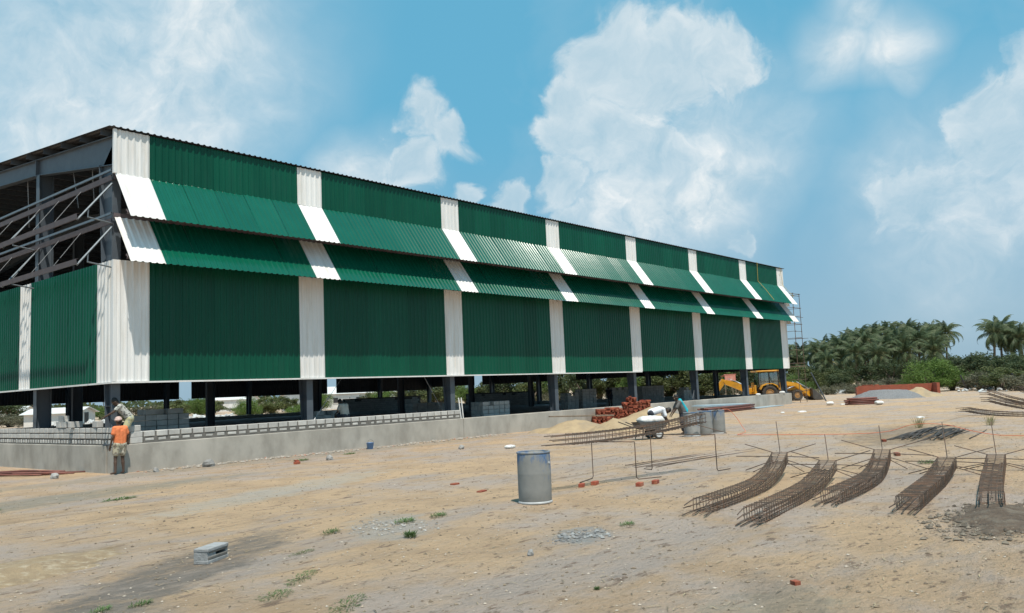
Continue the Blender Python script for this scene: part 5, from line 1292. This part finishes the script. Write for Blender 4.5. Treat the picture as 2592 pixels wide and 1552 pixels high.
PT = [(159.4,12.5,9.1),(160.9,19.3,10.1),(161.9,23.2,10.0),(163.2,25.9,10.0),(161.7,16.0,9.5),(133.8,19.4,7.6),(141.0,23.3,8.1),(134.7,26.3,6.5),(133.4,30.0,6.1),(130.8,22.2,6.6),(136.3,0.7,7.6),(138.6,-1.3,7.0),(127.9,30.3,5.6),(133.3,13.9,6.8),(136.0,11.7,7.0),(139.5,9.7,6.8),(130.8,15.4,6.4),(143.5,31.4,6.3),(149.6,22.6,8.8),(144.0,12.7,7.7),(136.9,-2.9,6.5),(144.3,1.0,8.4),(147,17.5,8.2),(152,28,8.2),(128.5,25.5,6.0),(126,18.5,5.4),(128,28.5,4.4),(129,21.5,4.6),(127.5,15.5,5.0),(131,12.2,5.2),(134,8.8,5.4),(125.5,22.5,4.2),(137,16.5,6.2),(139,20.5,6.6),(138,26.5,6.4),(146,27.5,7.4),(126.5,31.5,5.4),(150,15.0,8.4),(153,19.0,8.6),(140,-4.8,6.0),(143,-1.0,7.0)]
for i, (x, y, h) in enumerate(PT):
    lab = 'coconut palm in the dense grove behind the scrub'; g = 'palms of the grove'
    if i == 0: lab, g = 'tall coconut palm standing clear at the right end of the grove', 'palms'
    if i == 10: lab, g = 'full-crowned coconut palm, left of the pair at the right edge', 'palms'
    if i == 11: lab, g = 'coconut palm, right of the pair at the right edge', 'palms'
    palm(x, y, h-0.25, lab, g, 100+i, 1.08 if h > 8 else 1.0)

# ------------------------------------------------------------------ bushes and small trees
def crown_mesh(seed, n, m, leaf=0.16, clumps=26, rad=(1, 1, 0.8), flat=0.35, gap=0.22):
    """leaf clumps spread through an uneven crown; unit-size, base at z=0, top about z=2*rad.z"""
    rr = random.Random(seed); q = MB(); cs = []
    for i in range(clumps):
        while True:
            p = Vector((rr.uniform(-1, 1), rr.uniform(-1, 1), rr.uniform(-1, 1)))
            if 0.25 < p.length < 1: break
        p = p*(0.75+0.35*N(p.x*1.5+seed, p.y*1.5, p.z*1.5))
        cs.append((Vector((p.x*rad[0], p.y*rad[1], rad[2]*(1+p.z*0.92))), rr.uniform(0.16, 0.34)))
    vs = []; fs = []
    for i in range(n):
        c, s = cs[rr.randrange(clumps)]
        d = Vector((rr.gauss(0, 1), rr.gauss(0, 1), rr.gauss(0, 0.75))).normalized()*s*rr.random()**0.45
        p = c+d; l = leaf*rr.uniform(0.6, 1.3)
        a = Vector((rr.gauss(0, 1), rr.gauss(0, 1), rr.gauss(0, 0.6))).normalized(); b = a.cross(Vector((rr.gauss(0, 1), rr.gauss(0, 1), rr.gauss(0, 1)))).normalized()
        o = len(vs); vs += [p-a*l*0.5, p+b*l*flat*0.5, p+a*l*0.5, p-b*l*flat*0.5]; fs.append((o, o+1, o+2, o+3))
    q.v = [tuple(v) for v in vs]; q.f = fs; q.m = [0]*len(fs)
    return q.mesh('crown', m), cs
def trunk_mesh(seed, cs, r=0.05, stems=3):
    rr = random.Random(seed); q = MB()
    for c, s in rr.sample(cs, min(len(cs), 12)):
        st = rr.randrange(stems); b = Vector((0.06*math.cos(st*2.1), 0.06*math.sin(st*2.1), -0.03)); m = Vector((c.x*0.3, c.y*0.3, c.z*0.5))
        q.tube([b, m, c], [r, r*0.65, r*0.2], 5)
    return q.mesh('trunk', BARK)
KINDS = {}
for k, (m, n, leaf, cl, rad) in dict(green=(L_GREEN, 9000, 0.062, 40, (1, 1, .62)), olive=(L_OLIVE, 4600, 0.115, 26, (1, 1, .85)), dark=(L_DARK, 5000, 0.11, 28, (1, 1, .8)), dry=(L_DRY, 3600, 0.10, 30, (1, 1, .55))).items():
    KINDS[k] = []
    for v in range(3):
        cm, cs = crown_mesh(hash(k) % 97*0+len(KINDS)*10+v+1, n, m, leaf, cl, rad); KINDS[k].append((cm, trunk_mesh(v+5, cs), rad[2]*2))
rv = random.Random(21)
def bush(kind, x, y, h, w, label, cat='bush', group=None, name='bush'):
    v = rv.randrange(3); cm, tm, uh = KINDS[kind][v]
    B0 = empty(name, (x, y, -0.03), rv.uniform(0, 6.28), label, cat, group); B0.scale = (w/2, w/2, h/uh)
    put('trunk', tm, B0); put('crown', cm, B0)
bush('green', 81.0, -3.0, 3.6, 6.6, 'large bright green thorn bush right of the brick bin', group=None)
bush('green', 82.9, -4.6, 2.7, 5.0, 'smaller bright green bush at the right side of the large bright one')
bush('green', 79.3, -1.6, 2.1, 3.4, 'low bright green bush at the left side of the large bright one')
for i, (k, x, y, h, w) in enumerate((('olive', 89.7, 12.5, 3.2, 5), ('green', 85.3, 13.2, 2.6, 5), ('olive', 94.3, 11.6, 3.2, 5.5), ('olive', 92.5, 15.5, 3.6, 6), ('dark', 90.5, 9.5, 2.6, 4), ('olive', 98, 17, 3.8, 6), ('green', 83, 10.8, 1.7, 3.4))):
    bush(k, x, y, h, w, 'scrub bush between the digger and the wooden fence', group='bushes behind the digger')
for i, (k, x, y, h, w) in enumerate((('dark', 98.2, -2.5, 4.2, 6), ('dark', 96.6, -5.0, 4.0, 6), ('dark', 95.0, -7.3, 3.6, 6), ('dark', 92.3, -9.7, 3.3, 6), ('olive', 106, -1.8, 4.4, 6), ('dark', 101, -9, 4.2, 7), ('dark', 104, -5, 4.6, 7), ('dark', 108, 2.5, 4.4, 7), ('dark', 112, 6, 4.2, 7), ('dark', 115, 10, 4.0, 7), ('dark', 118, 14, 4.0, 7), ('dark', 120, 19, 4.0, 7), ('dark', 121, 24, 4.0, 7), ('dark', 118, 29, 4.0, 7), ('dark', 172, 30, 6, 12), ('dark', 173, 24, 6.2, 12), ('dark', 174, 18, 6.2, 12), ('dark', 174, 12, 6, 11), ('dark', 160, 33, 5, 11), ('dark', 150, 34, 4.6, 10), ('dark', 146, 19, 4.6, 9), ('dark', 147, 24, 4.6, 9), ('dark', 140, 15, 4, 8), ('dark', 142, 30, 4.2, 9))):
    bush(k, x, y, h, w, 'dull dark thicket bush below the palms', group='dark thicket')
for i, (x, y, h, w) in enumerate(((78.9, -7.9, 1.9, 4.4), (77.2, -10.0, 1.9, 4.6), (73.8, -12.3, 1.7, 4.5), (91.8, 6.4, 1.4, 4), (96.3, 5.3, 1.6, 4.5), (89.1, 8.3, 1.3, 4), (86.3, -5.2, 2.2, 4.5), (82.5, -7.5, 1.8, 4.2), (85, 3.0, 1.0, 3.4), (82.5, 5.2, 1.0, 3.2), (80.2, 7.2, 1.1, 3.4), (83.5, -10.0, 2.4, 5), (88, -8, 2.6, 5), (76.5, 8.6, 1.2, 3.5))):
    bush('dry' if i not in (1, 6, 7, 11, 12) else 'olive', x, y, h, w, 'low dull scrub bush along the far edge of the site', 'scrub', 'low scrub', 'scrub_bush')
TR = [(85.7,89.0,4),(80.8,80.1,4.5),(80.2,73.9,4.5),(78.6,68.5,5),(76.7,63.4,5),(81.8,65.4,5),(76.0,56.9,4.5),(77.6,55.1,5),(75.4,50.1,4.5),(76.9,48.4,5),(74.4,43.5,4.5),(77.4,43.0,5),(77.1,40.0,5),(74.3,35.4,4.5),(75.4,33.7,5),(76.6,32.0,5),(73.4,27.6,4.5),(74.4,26.0,5),(75.5,24.1,5),(74.6,21.7,5.5),(73.7,19.1,4.5),(76.3,18.4,5),(78.8,17.8,5),(77.6,15.5,4),(82.0,15.5,5)]
for i, (x, y, h) in enumerate(TR):
    kind = ('olive', 'green', 'olive', 'dark', 'olive')[i % 5]
    bush(kind, x, y, h*rv.uniform(0.75, 1.1), h*rv.uniform(1.0, 1.4), 'leafy small tree seen under the warehouse wall on the far side', 'tree', 'trees beyond the warehouse', 'small_tree')
    if i % 2: bush('dry', x-3.0, y-2.0, 1.5, 4, 'dry scrub under the trees on the far side of the warehouse', 'scrub', 'dry scrub beyond the warehouse', 'scrub_bush')
for k, x, y, h, w, lab in (('dark', 42.3, 130.8, 4.0, 6, 'dark rounded tree at the far left behind the gable column'), ('olive', 37.9, 67.5, 2.6, 3.6, 'olive tree behind the tall dark block stack'), ('green', 51.3, 86.3, 2.7, 4.0, 'green bush right of the tall dark block stack'), ('olive', 56.2, 91.6, 2.8, 4.5, 'spreading bush left of the first rear column'),
                          ('green', 41.0, 57.6, 2.4, 3.0, 'bright bush in front of the white shed, left one'), ('olive', 45.9, 60.3, 2.2, 3.4, 'olive bush in front of the white shed, right one'), ('green', 57.5, 66.8, 3.2, 4.0, 'green tree right of the first front column before the shed'), ('olive', 68.8, 89.5, 2.6, 4.5, 'bush at the foot of the white shed'), ('dark', 69.6, 200.7, 4.5, 9, 'far dark tree low on the left skyline')):
    bush(k, x, y, h*1.15, w*1.3, lab, 'tree' if 'tree' in lab else 'bush', None, 'small_tree' if 'tree' in lab else 'bush')
for i, (x, y, h, w) in enumerate(((36, 78, 1.8, 5), (48, 95, 2.2, 6), (62, 110, 2.4, 7), (53, 78, 1.8, 5), (60, 84, 2.0, 5), (66, 80, 2.0, 5), (40, 100, 2.0, 7), (30, 95, 1.8, 6), (55, 125, 2.4, 9), (72, 120, 2.4, 8), (49, 70, 1.3, 4), (52, 64, 1.4, 4), (34, 62, 1.2, 4), (28, 84, 1.6, 5))):
    bush(('olive', 'dry', 'green')[i % 3], x, y, h, w, 'low scrub on the open ground seen beyond the rear columns', 'scrub', 'scrub beyond the rear columns', 'scrub_bush')
# a distant belt of trees on the skyline, one mass
q = MB(); rr = random.Random(4); vs = []; fs = []
for i in range(9000):
    a = R(rr.uniform(-2, 92)); d = rr.uniform(520, 700); x = -11+d*math.cos(a); y = -25+d*math.sin(a)
    hh = 4.5+3.5*N(a*30, 1.0)+2.0*N(a*90, 5)
    p = Vector((x, y, max(0.2, hh*rr.random()**0.7))); l = rr.uniform(1.2, 2.6)
    t = Vector((-math.sin(a), math.cos(a), 0)); u_ = Vector((0.3*rr.gauss(0, 1), 0.3*rr.gauss(0, 1), 1)).normalized()
    t = (t+Vector((rr.gauss(0, .5), rr.gauss(0, .5), rr.gauss(0, .5)))).normalized()
    o = len(vs); vs += [p-t*l*0.6, p-u_*l*0.5, p+t*l*0.6, p+u_*l*0.5]; fs.append((o, o+1, o+2, o+3))
q.v = [tuple(v) for v in vs]; q.f = fs; q.m = [0]*len(fs)
tag(q.obj('distant_woodland', L_DARK), 'low belt of distant trees on the skyline', kind='stuff')

# ------------------------------------------------------------------ far sheds, poles, fence
def shed(x, y, rz, L_, Wd, hw, hr, label, wins=()):
    S = empty('shed', (x, y, 0), rz, label, 'shed')
    q = MB(); q.prism([(-Wd/2, 0), (Wd/2, 0), (Wd/2, hw), (0, hr), (-Wd/2, hw)], 0, L_); q.obj('wall', WHITEC, S)
    q = MB(); o_ = 0.35
    for s in (-1, 1):
        q.add([(0, -o_, hr+0.10), (s*(Wd/2+o_), -o_, hw-0.02), (s*(Wd/2+o_), L_+o_, hw-0.02), (0, L_+o_, hr+0.10), (0, -o_, hr+0.04), (s*(Wd/2+o_), -o_, hw-0.08), (s*(Wd/2+o_), L_+o_, hw-0.08), (0, L_+o_, hr+0.04)], [(0, 1, 2, 3), (7, 6, 5, 4), (0, 4, 5, 1), (1, 5, 6, 2), (2, 6, 7, 3)])
    q.obj('roof', TINR, S)
    for face, u_, z, w, h in wins:
        q = MB()
        if face == 'g': q.box((u_, -0.01, z), (w, 0.06, h))
        else: q.box((Wd/2+0.01, u_, z), (0.06, w, h))
        wn_ = q.obj('window' if z > 1.1 else 'door', BLACK, S)
        q = MB()
        if face == 'g': q.box((u_, -0.03, z-h/2-0.04), (w+0.2, 0.12, 0.08))
        else: q.box((Wd/2+0.03, u_, z-h/2-0.04), (0.12, w+0.2, 0.08))
        q.obj('sill', WHITEC, wn_)
shed(75.2, 97.8, math.atan2(97-97.8, 94-75.2)-math.pi/2, 22, 6.0, 2.7, 3.9, 'long white shed with a pale tin roof seen under the wall behind the first columns', [('g', -1.4, 1.5, 0.9, 0.9), ('g', 1.2, 1.0, 0.9, 1.9), ('s', 3, 1.5, 1.0, 0.9), ('s', 7, 1.5, 1, .9), ('s', 12, 1.0, 1.0, 1.9), ('s', 17, 1.5, 1, .9)])
shed(96.4, 143.2, 0.6, 9, 7, 2.6, 3.8, 'small far house with a white roof left of the white shed', [('g', 0, 1.5, 1, 1)])
shed(60, 172, 0.9, 12, 7, 2.2, 3.0, 'low far house behind the corner column')
shed(30.6, 74.0, 0.7, 6, 4.0, 1.6, 2.1, 'low shelter with a pale roof behind the orange-shirted man', [('g', 0, .8, .9, 1.5)])
RED_T = mat('faded_red_tarp', (0.50, 0.13, 0.09), (0.60, 0.32, 0.26), 6.0, 0.8, stretch=(2.5, 0.2, 0.2))
H0 = empty('hut', (71.6, 14.3, 0), R(-48), 'small open hut with a faded red striped sheet behind the digger', 'hut')
q = MB(); q.box((0, 0, 2.25), (1.15, 0.05, 0.62)); q.box((0, 0.6, 2.55), (1.3, 1.3, 0.05), rot=(R(-8), 0, 0)); q.obj('sheet_cover', RED_T, H0)
for sx in (-1, 1):
    for y in (0.06, 1.15): q = MB(); q.tube([(sx*0.55, y, 0), (sx*0.55, y, 2.5)], 0.04, 6); q.obj('post', WOOD, H0)
for i, (x, y, lab) in enumerate(((198.3, 338.6, 'far power pole seen right of the tall dark block stack'), (220.3, 325.1, 'far power pole seen left of the white shed'), (148.1, 363.3, 'far power pole on the left skyline'))):
    P = empty('power_pole', (x, y, 0), R(50), lab, 'power pole', 'far power poles')
    q = MB(); q.tube([(0, 0, 0), (0, 0, 6.4)], [0.22, 0.16], 6); q.obj('pole', WOOD, P)
    for z in (5.4, 6.1): q = MB(); q.box((0, 0, z), (2.4, 0.2, 0.2)); q.obj('crossarm', WOOD, P)
for i, (x, y, h) in enumerate(((158.7, 358.8, 7.0), (165.1, 366.9, 6.4))): palm(x, y, h, 'tiny far palm on the left skyline behind the orange-shirted man', 'far palms', 300+i, 1.0)
# rubble and pale litter lying out behind
def rubble(x, y, n, sx, sy, label, m, seed, smax=0.3, name='rubble_heap'):
    rr = random.Random(seed); q = MB()
    for i in range(n):
        s = rr.uniform(0.06, smax); px, py = rr.gauss(0, sx/2), rr.gauss(0, sy/2)
        q.box((px, py, s*0.3+max(0, 0.35-abs(px)/sx*0.4)*rr.random()), (s*rr.uniform(.8, 2.2), s, s*0.6), 0, (rr.uniform(-.6, .6), rr.uniform(-.6, .6), rr.uniform(0, 3)))
    tag(q.obj(name, m, None, loc=(x, y, 0)), label, kind='stuff')
rubble(42.3, 71.9, 60, 3.5, 2.0, 'white rubble behind the warehouse left of the bushes', RAGS, 1, 0.5)
rubble(46.0, 70.9, 50, 4, 2.0, 'pale litter on the ground before the far bushes', RAGS, 2, 0.4)
rubble(86, 8.5, 90, 8, 3.0, 'pale litter and broken stems before the wooden fence', RAGS, 3, 0.35)
rubble(80, -8.2, 60, 7, 2.5, 'pale litter below the leaning posts', RAGS, 4, 0.3)
rubble(30.5, 73.2, 40, 4, 1.2, 'pale bags heaped before the low shelter', RAGS, 5, 0.6)
F0 = empty('post_fence', (0, 0, 0), 0, 'rough fence of thin wooden posts before the palm grove', 'fence')
for i in range(14):
    t = i/13; x, y = 95+(112-95)*t, 13.5+(1.5-13.5)*t
    q = MB(); q.tube([(x, y, 0), (x+rv.uniform(-.12, .12), y+rv.uniform(-.12, .12), rv.uniform(1.3, 1.9))], 0.06, 5); q.obj('post', WOOD, F0)
for z in (0.6, 1.15):
    q = MB(); q.tube([(95, 13.5, z), (103, 7.7, z-0.05), (112, 1.5, z)], 0.015, 4); q.obj('wire', WOOD, F0)
for i, (x, y, dx, dy, lab) in enumerate(((77.8, -7.0, -0.35, 0.45, 'dark leaning post nearest the bright green bush'), (78.5, -9.3, -0.35, 0.4, 'dark leaning post in the middle of three with a strut'), (75.6, -11.6, -0.30, 0.4, 'dark leaning post at the right of three'))):
    q = MB(); q.tube([(x, y, -0.05), (x+dx, y+dy, 1.55)], 0.075, 5)
    tag(q.obj('leaning_post', BLACK, None), lab, 'post', 'leaning posts')
q = MB(); q.tube([(78.1, -8.4, 0.02), (78.35, -9.1, 0.9)], 0.07, 5); tag(q.obj('strut', WOOD, None), 'pale strut propped against the middle leaning post', 'strut')

# ------------------------------------------------------------------ weeds
def weed_mesh(seed, n, w, h, l, m=L_WEED, up=0.6, thin=0.10):
    rr = random.Random(seed); vs = []; fs = []
    for i in range(n):
        a = rr.uniform(0, 6.28); d = w*rr.random()**0.6
        p = Vector((d*math.cos(a), d*math.sin(a), 0)); t = Vector((math.cos(a)*0.8+rr.gauss(0, .4), math.sin(a)*0.8+rr.gauss(0, .4), up*rr.uniform(0.4, 1.6))).normalized()
        p.z = rr.random()*h*0.5; ll = l*rr.uniform(0.5, 1.2); sd_ = t.cross(Vector((0, 0, 1))).normalized()*ll*thin
        mid = p+t*ll*0.55; tip = p+t*ll+Vector((0, 0, -ll*0.15)); o = len(vs)
        vs += [p-sd_*0.4, p+sd_*0.4, mid+sd_, mid-sd_, tip]; fs += [(o, o+1, o+2, o+3), (o+3, o+2, o+4)]
    q = MB(); q.v = [tuple(v) for v in vs]; q.f = fs; q.m = [0]*len(fs); return q.mesh('leaves', m)
WD = [weed_mesh(1, 170, 0.17, 0.08, 0.075), weed_mesh(2, 110, 0.08, 0.10, 0.13, up=1.6, thin=0.06), weed_mesh(3, 260, 0.24, 0.04, 0.05, up=0.3)]
L_DGR = leaf_mat('dry_grass', (0.20, 0.19, 0.08), (0.34, 0.30, 0.16))
WD.append(weed_mesh(4, 70, 0.16, 0.05, 0.8, L_DGR, 2.2, 0.014))
STEMM = mat('weed_stem', (0.12, 0.13, 0.05), None, rough=0.8)
q = MB()
for i in range(7): q.tube([(0, 0, -0.01), (0.10*math.cos(i*0.9), 0.10*math.sin(i*0.9), 0.05)], 0.004, 4)
stem_me = q.mesh('stem', STEMM)
for i, (x, y, k, sx, sy, rz, lab) in enumerate((
        (-3.83, -15.26, 0, 1.2, .7, .5, 'small green weed right of the hollow block'), (-5.85, -17.35, 2, 1.9, .55, .62, 'creeping green weed streak in the lower left foreground, upper one'),
        (-6.48, -17.79, 2, 1.2, .7, .5, 'creeping green weed patch just below the upper streak'), (-6.30, -18.70, 2, 2.0, .65, .6, 'long creeping green weed at the bottom edge'),
        (-7.76, -16.79, 0, .9, .5, .5, 'small green tuft at the bottom left edge'), (-7.42, -16.90, 0, .9, .5, .3, 'low sparse tuft beside the bottom left tuft'),
        (-4.93, -16.07, 2, 1.2, .4, .3, 'thin green streak beside the damp patch right of the hollow block'),
        (-1.99, -15.6, 0, 1.1, .8, .3, 'low green weed left of the foreground drum, right of three'), (-2.68, -15.55, 0, 1.4, .9, .2, 'low green weed on the grey ash, middle of three'), (-3.5, -16.57, 1, 1.1, 1.1, 0, 'upright green weed on the grey ash, nearest of three'),
        (-1.31, -18.67, 0, .9, .6, 0, 'grey-green weed in front of the leftmost cage'), (4.9, -2.4, 0, 2.2, 1.4, .4, 'weed clump at the foot of the plinth beside red bricks'), (7.2, -2.0, 0, 1.8, 1.0, .2, 'dry low weed at the plinth foot before the blue bucket'),
        (-3.15, -7.19, 0, 2.6, .9, .2, 'thin green growth on the grey ground left of the plinth corner'), (-5.5, -6.3, 0, 2.6, .9, .1, 'thin green growth at the far left on the grey ground'), (8.2, -20.3, 0, 1.6, 1.4, 0, 'small green weed between the third and fourth cages'),
        (21.0, -16.9, 3, .8, .8, 0, 'tall dry grass clump behind the dark bar bundle, left one'), (21.9, -19.0, 3, .75, .75, 0, 'tall dry grass clump behind the dark bar bundle, right one'), (-4.6, -20.4, 1, .35, .35, 0, 'tiny sprout in the middle of the foreground sand'))):
    Wd_ = empty('weed', (x, y, gz(x, y)-0.004), rz, lab, 'weed'); Wd_.scale = (sx*0.85, sy*0.85, min(1.0, (sx+sy)/2)*0.75)
    put('leaves', WD[k], Wd_); put('stem', stem_me, Wd_)

# ------------------------------------------------------------------ grit, clods, straw
def pebbles(name, n, region, smin, smax, label, colors, seed, flat=0.6, dens=None):
    rr = random.Random(seed); vs = []; fs = []
    base = [(1, 0, 0), (0, 1, 0), (-1, 0, 0), (0, -1, 0), (0, 0, 1), (0.2, 0.1, -1)]
    tri = [(0, 1, 4), (1, 2, 4), (2, 3, 4), (3, 0, 4), (1, 0, 5), (2, 1, 5), (3, 2, 5), (0, 3, 5)]
    x0, x1, y0, y1 = region; k = 0
    while k < n:
        x, y = rr.uniform(x0, x1), rr.uniform(y0, y1)
        if dens and rr.random() > dens(x, y): continue
        s = smin+(smax-smin)*rr.random()**3; a = rr.uniform(0, 6.28); c_, s_ = math.cos(a), math.sin(a); z = gz(x, y); e = rr.uniform(0.6, 1.4)
        o = len(vs)
        for b in base:
            j = [rr.uniform(.7, 1.3) for _ in range(3)]
            px, py = b[0]*s*e*j[0], b[1]*s*j[1]
            vs.append((x+px*c_-py*s_, y+px*s_+py*c_, z+s*flat*0.45+b[2]*s*flat*j[2]))
        fs += [tuple(i+o for i in t) for t in tri]; k += 1
    me = bpy.data.meshes.new(name); me.from_pydata(vs, [], fs); me.materials.append(leaf_mat(name+'_tones', *colors, trans=0.0)); return tag(put(name, me), label, kind='stuff')
def near(x, y): return min(1, (9.0/max(4, math.hypot(x+11.5, y+25.2)))**1.6)+0.04
pebbles('grit', 7000, (-10, 14, -25, -1), 0.004, 0.022, 'pale grit strewn over the sand', ((0.31, 0.25, 0.18), (0.46, 0.40, 0.33)), 1, dens=near)
pebbles('clods', 9000, (-10, 20, -25, -1), 0.005, 0.026, 'brown clods strewn over the sand', ((0.17, 0.13, 0.09), (0.32, 0.25, 0.17)), 2, 0.5, near)
pebbles('rubble_strip', 1500, (0.6, 17, -0.9, -0.08), 0.012, 0.07, 'broken stone strip along the foot of the plinth', ((0.26, 0.23, 0.19), (0.46, 0.42, 0.37), (0.42, 0.16, 0.09)), 3)
pebbles('ash_stones', 420, (-3.9, -2.2, -16.5, -14.7), 0.006, 0.032, 'grey ashy stones in the middle foreground', ((0.19, 0.18, 0.165), (0.38, 0.36, 0.33)), 4, dens=lambda x, y: max(0, 1-math.hypot((x+3.0)/0.9, (y+15.6)/0.9)))
pebbles('ash_stones', 200, (-3.2, -1.6, -19.1, -18.1), 0.008, 0.045, 'small dark ash patch before the foreground drum', ((0.13, 0.13, 0.13), (0.34, 0.34, 0.33)), 5, dens=lambda x, y: max(0, 1-math.hypot((x+2.35)/0.7, (y+18.6)/0.4)))
pebbles('soil_crumbs', 900, (-0.8, 2.9, -23.6, -21.9), 0.010, 0.05, 'dark soil crumbs at the right edge', ((0.075, 0.06, 0.045), (0.20, 0.165, 0.125)), 6, dens=lambda x, y: max(0, 1.1-math.hypot((x-1.0)/1.9, (y+22.75)/0.8)))
q = MB(); rr = random.Random(8); vs = []; fs = []
for i in range(2600):
    while True:
        x, y = rr.uniform(-10, 16), rr.uniform(-25, -1)
        if rr.random() < near(x, y): break
    a = rr.uniform(0, 6.28); l = rr.uniform(0.03, 0.16); w = rr.uniform(0.002, 0.006); z = gz(x, y)+0.008; d = Vector((math.cos(a), math.sin(a), 0)); n_ = Vector((-d.y, d.x, 0))*w; c = Vector((x, y, z))
    o = len(vs); vs += [c-d*l/2-n_, c-d*l/2+n_, c+Vector((0, 0, 0.012))+n_, c+Vector((0, 0, 0.012))-n_, c+d*l/2+n_*0.5, c+d*l/2-n_*0.5]; fs += [(o, o+1, o+2, o+3), (o+3, o+2, o+4, o+5)]
q.v = [tuple(v) for v in vs]; q.f = fs; q.m = [0]*len(fs)
tag(q.obj('straw_litter', leaf_mat('straw_tones', (0.13, 0.10, 0.07), (0.36, 0.29, 0.18), trans=0.0)), 'dry straw and twigs strewn over the sand', kind='stuff')
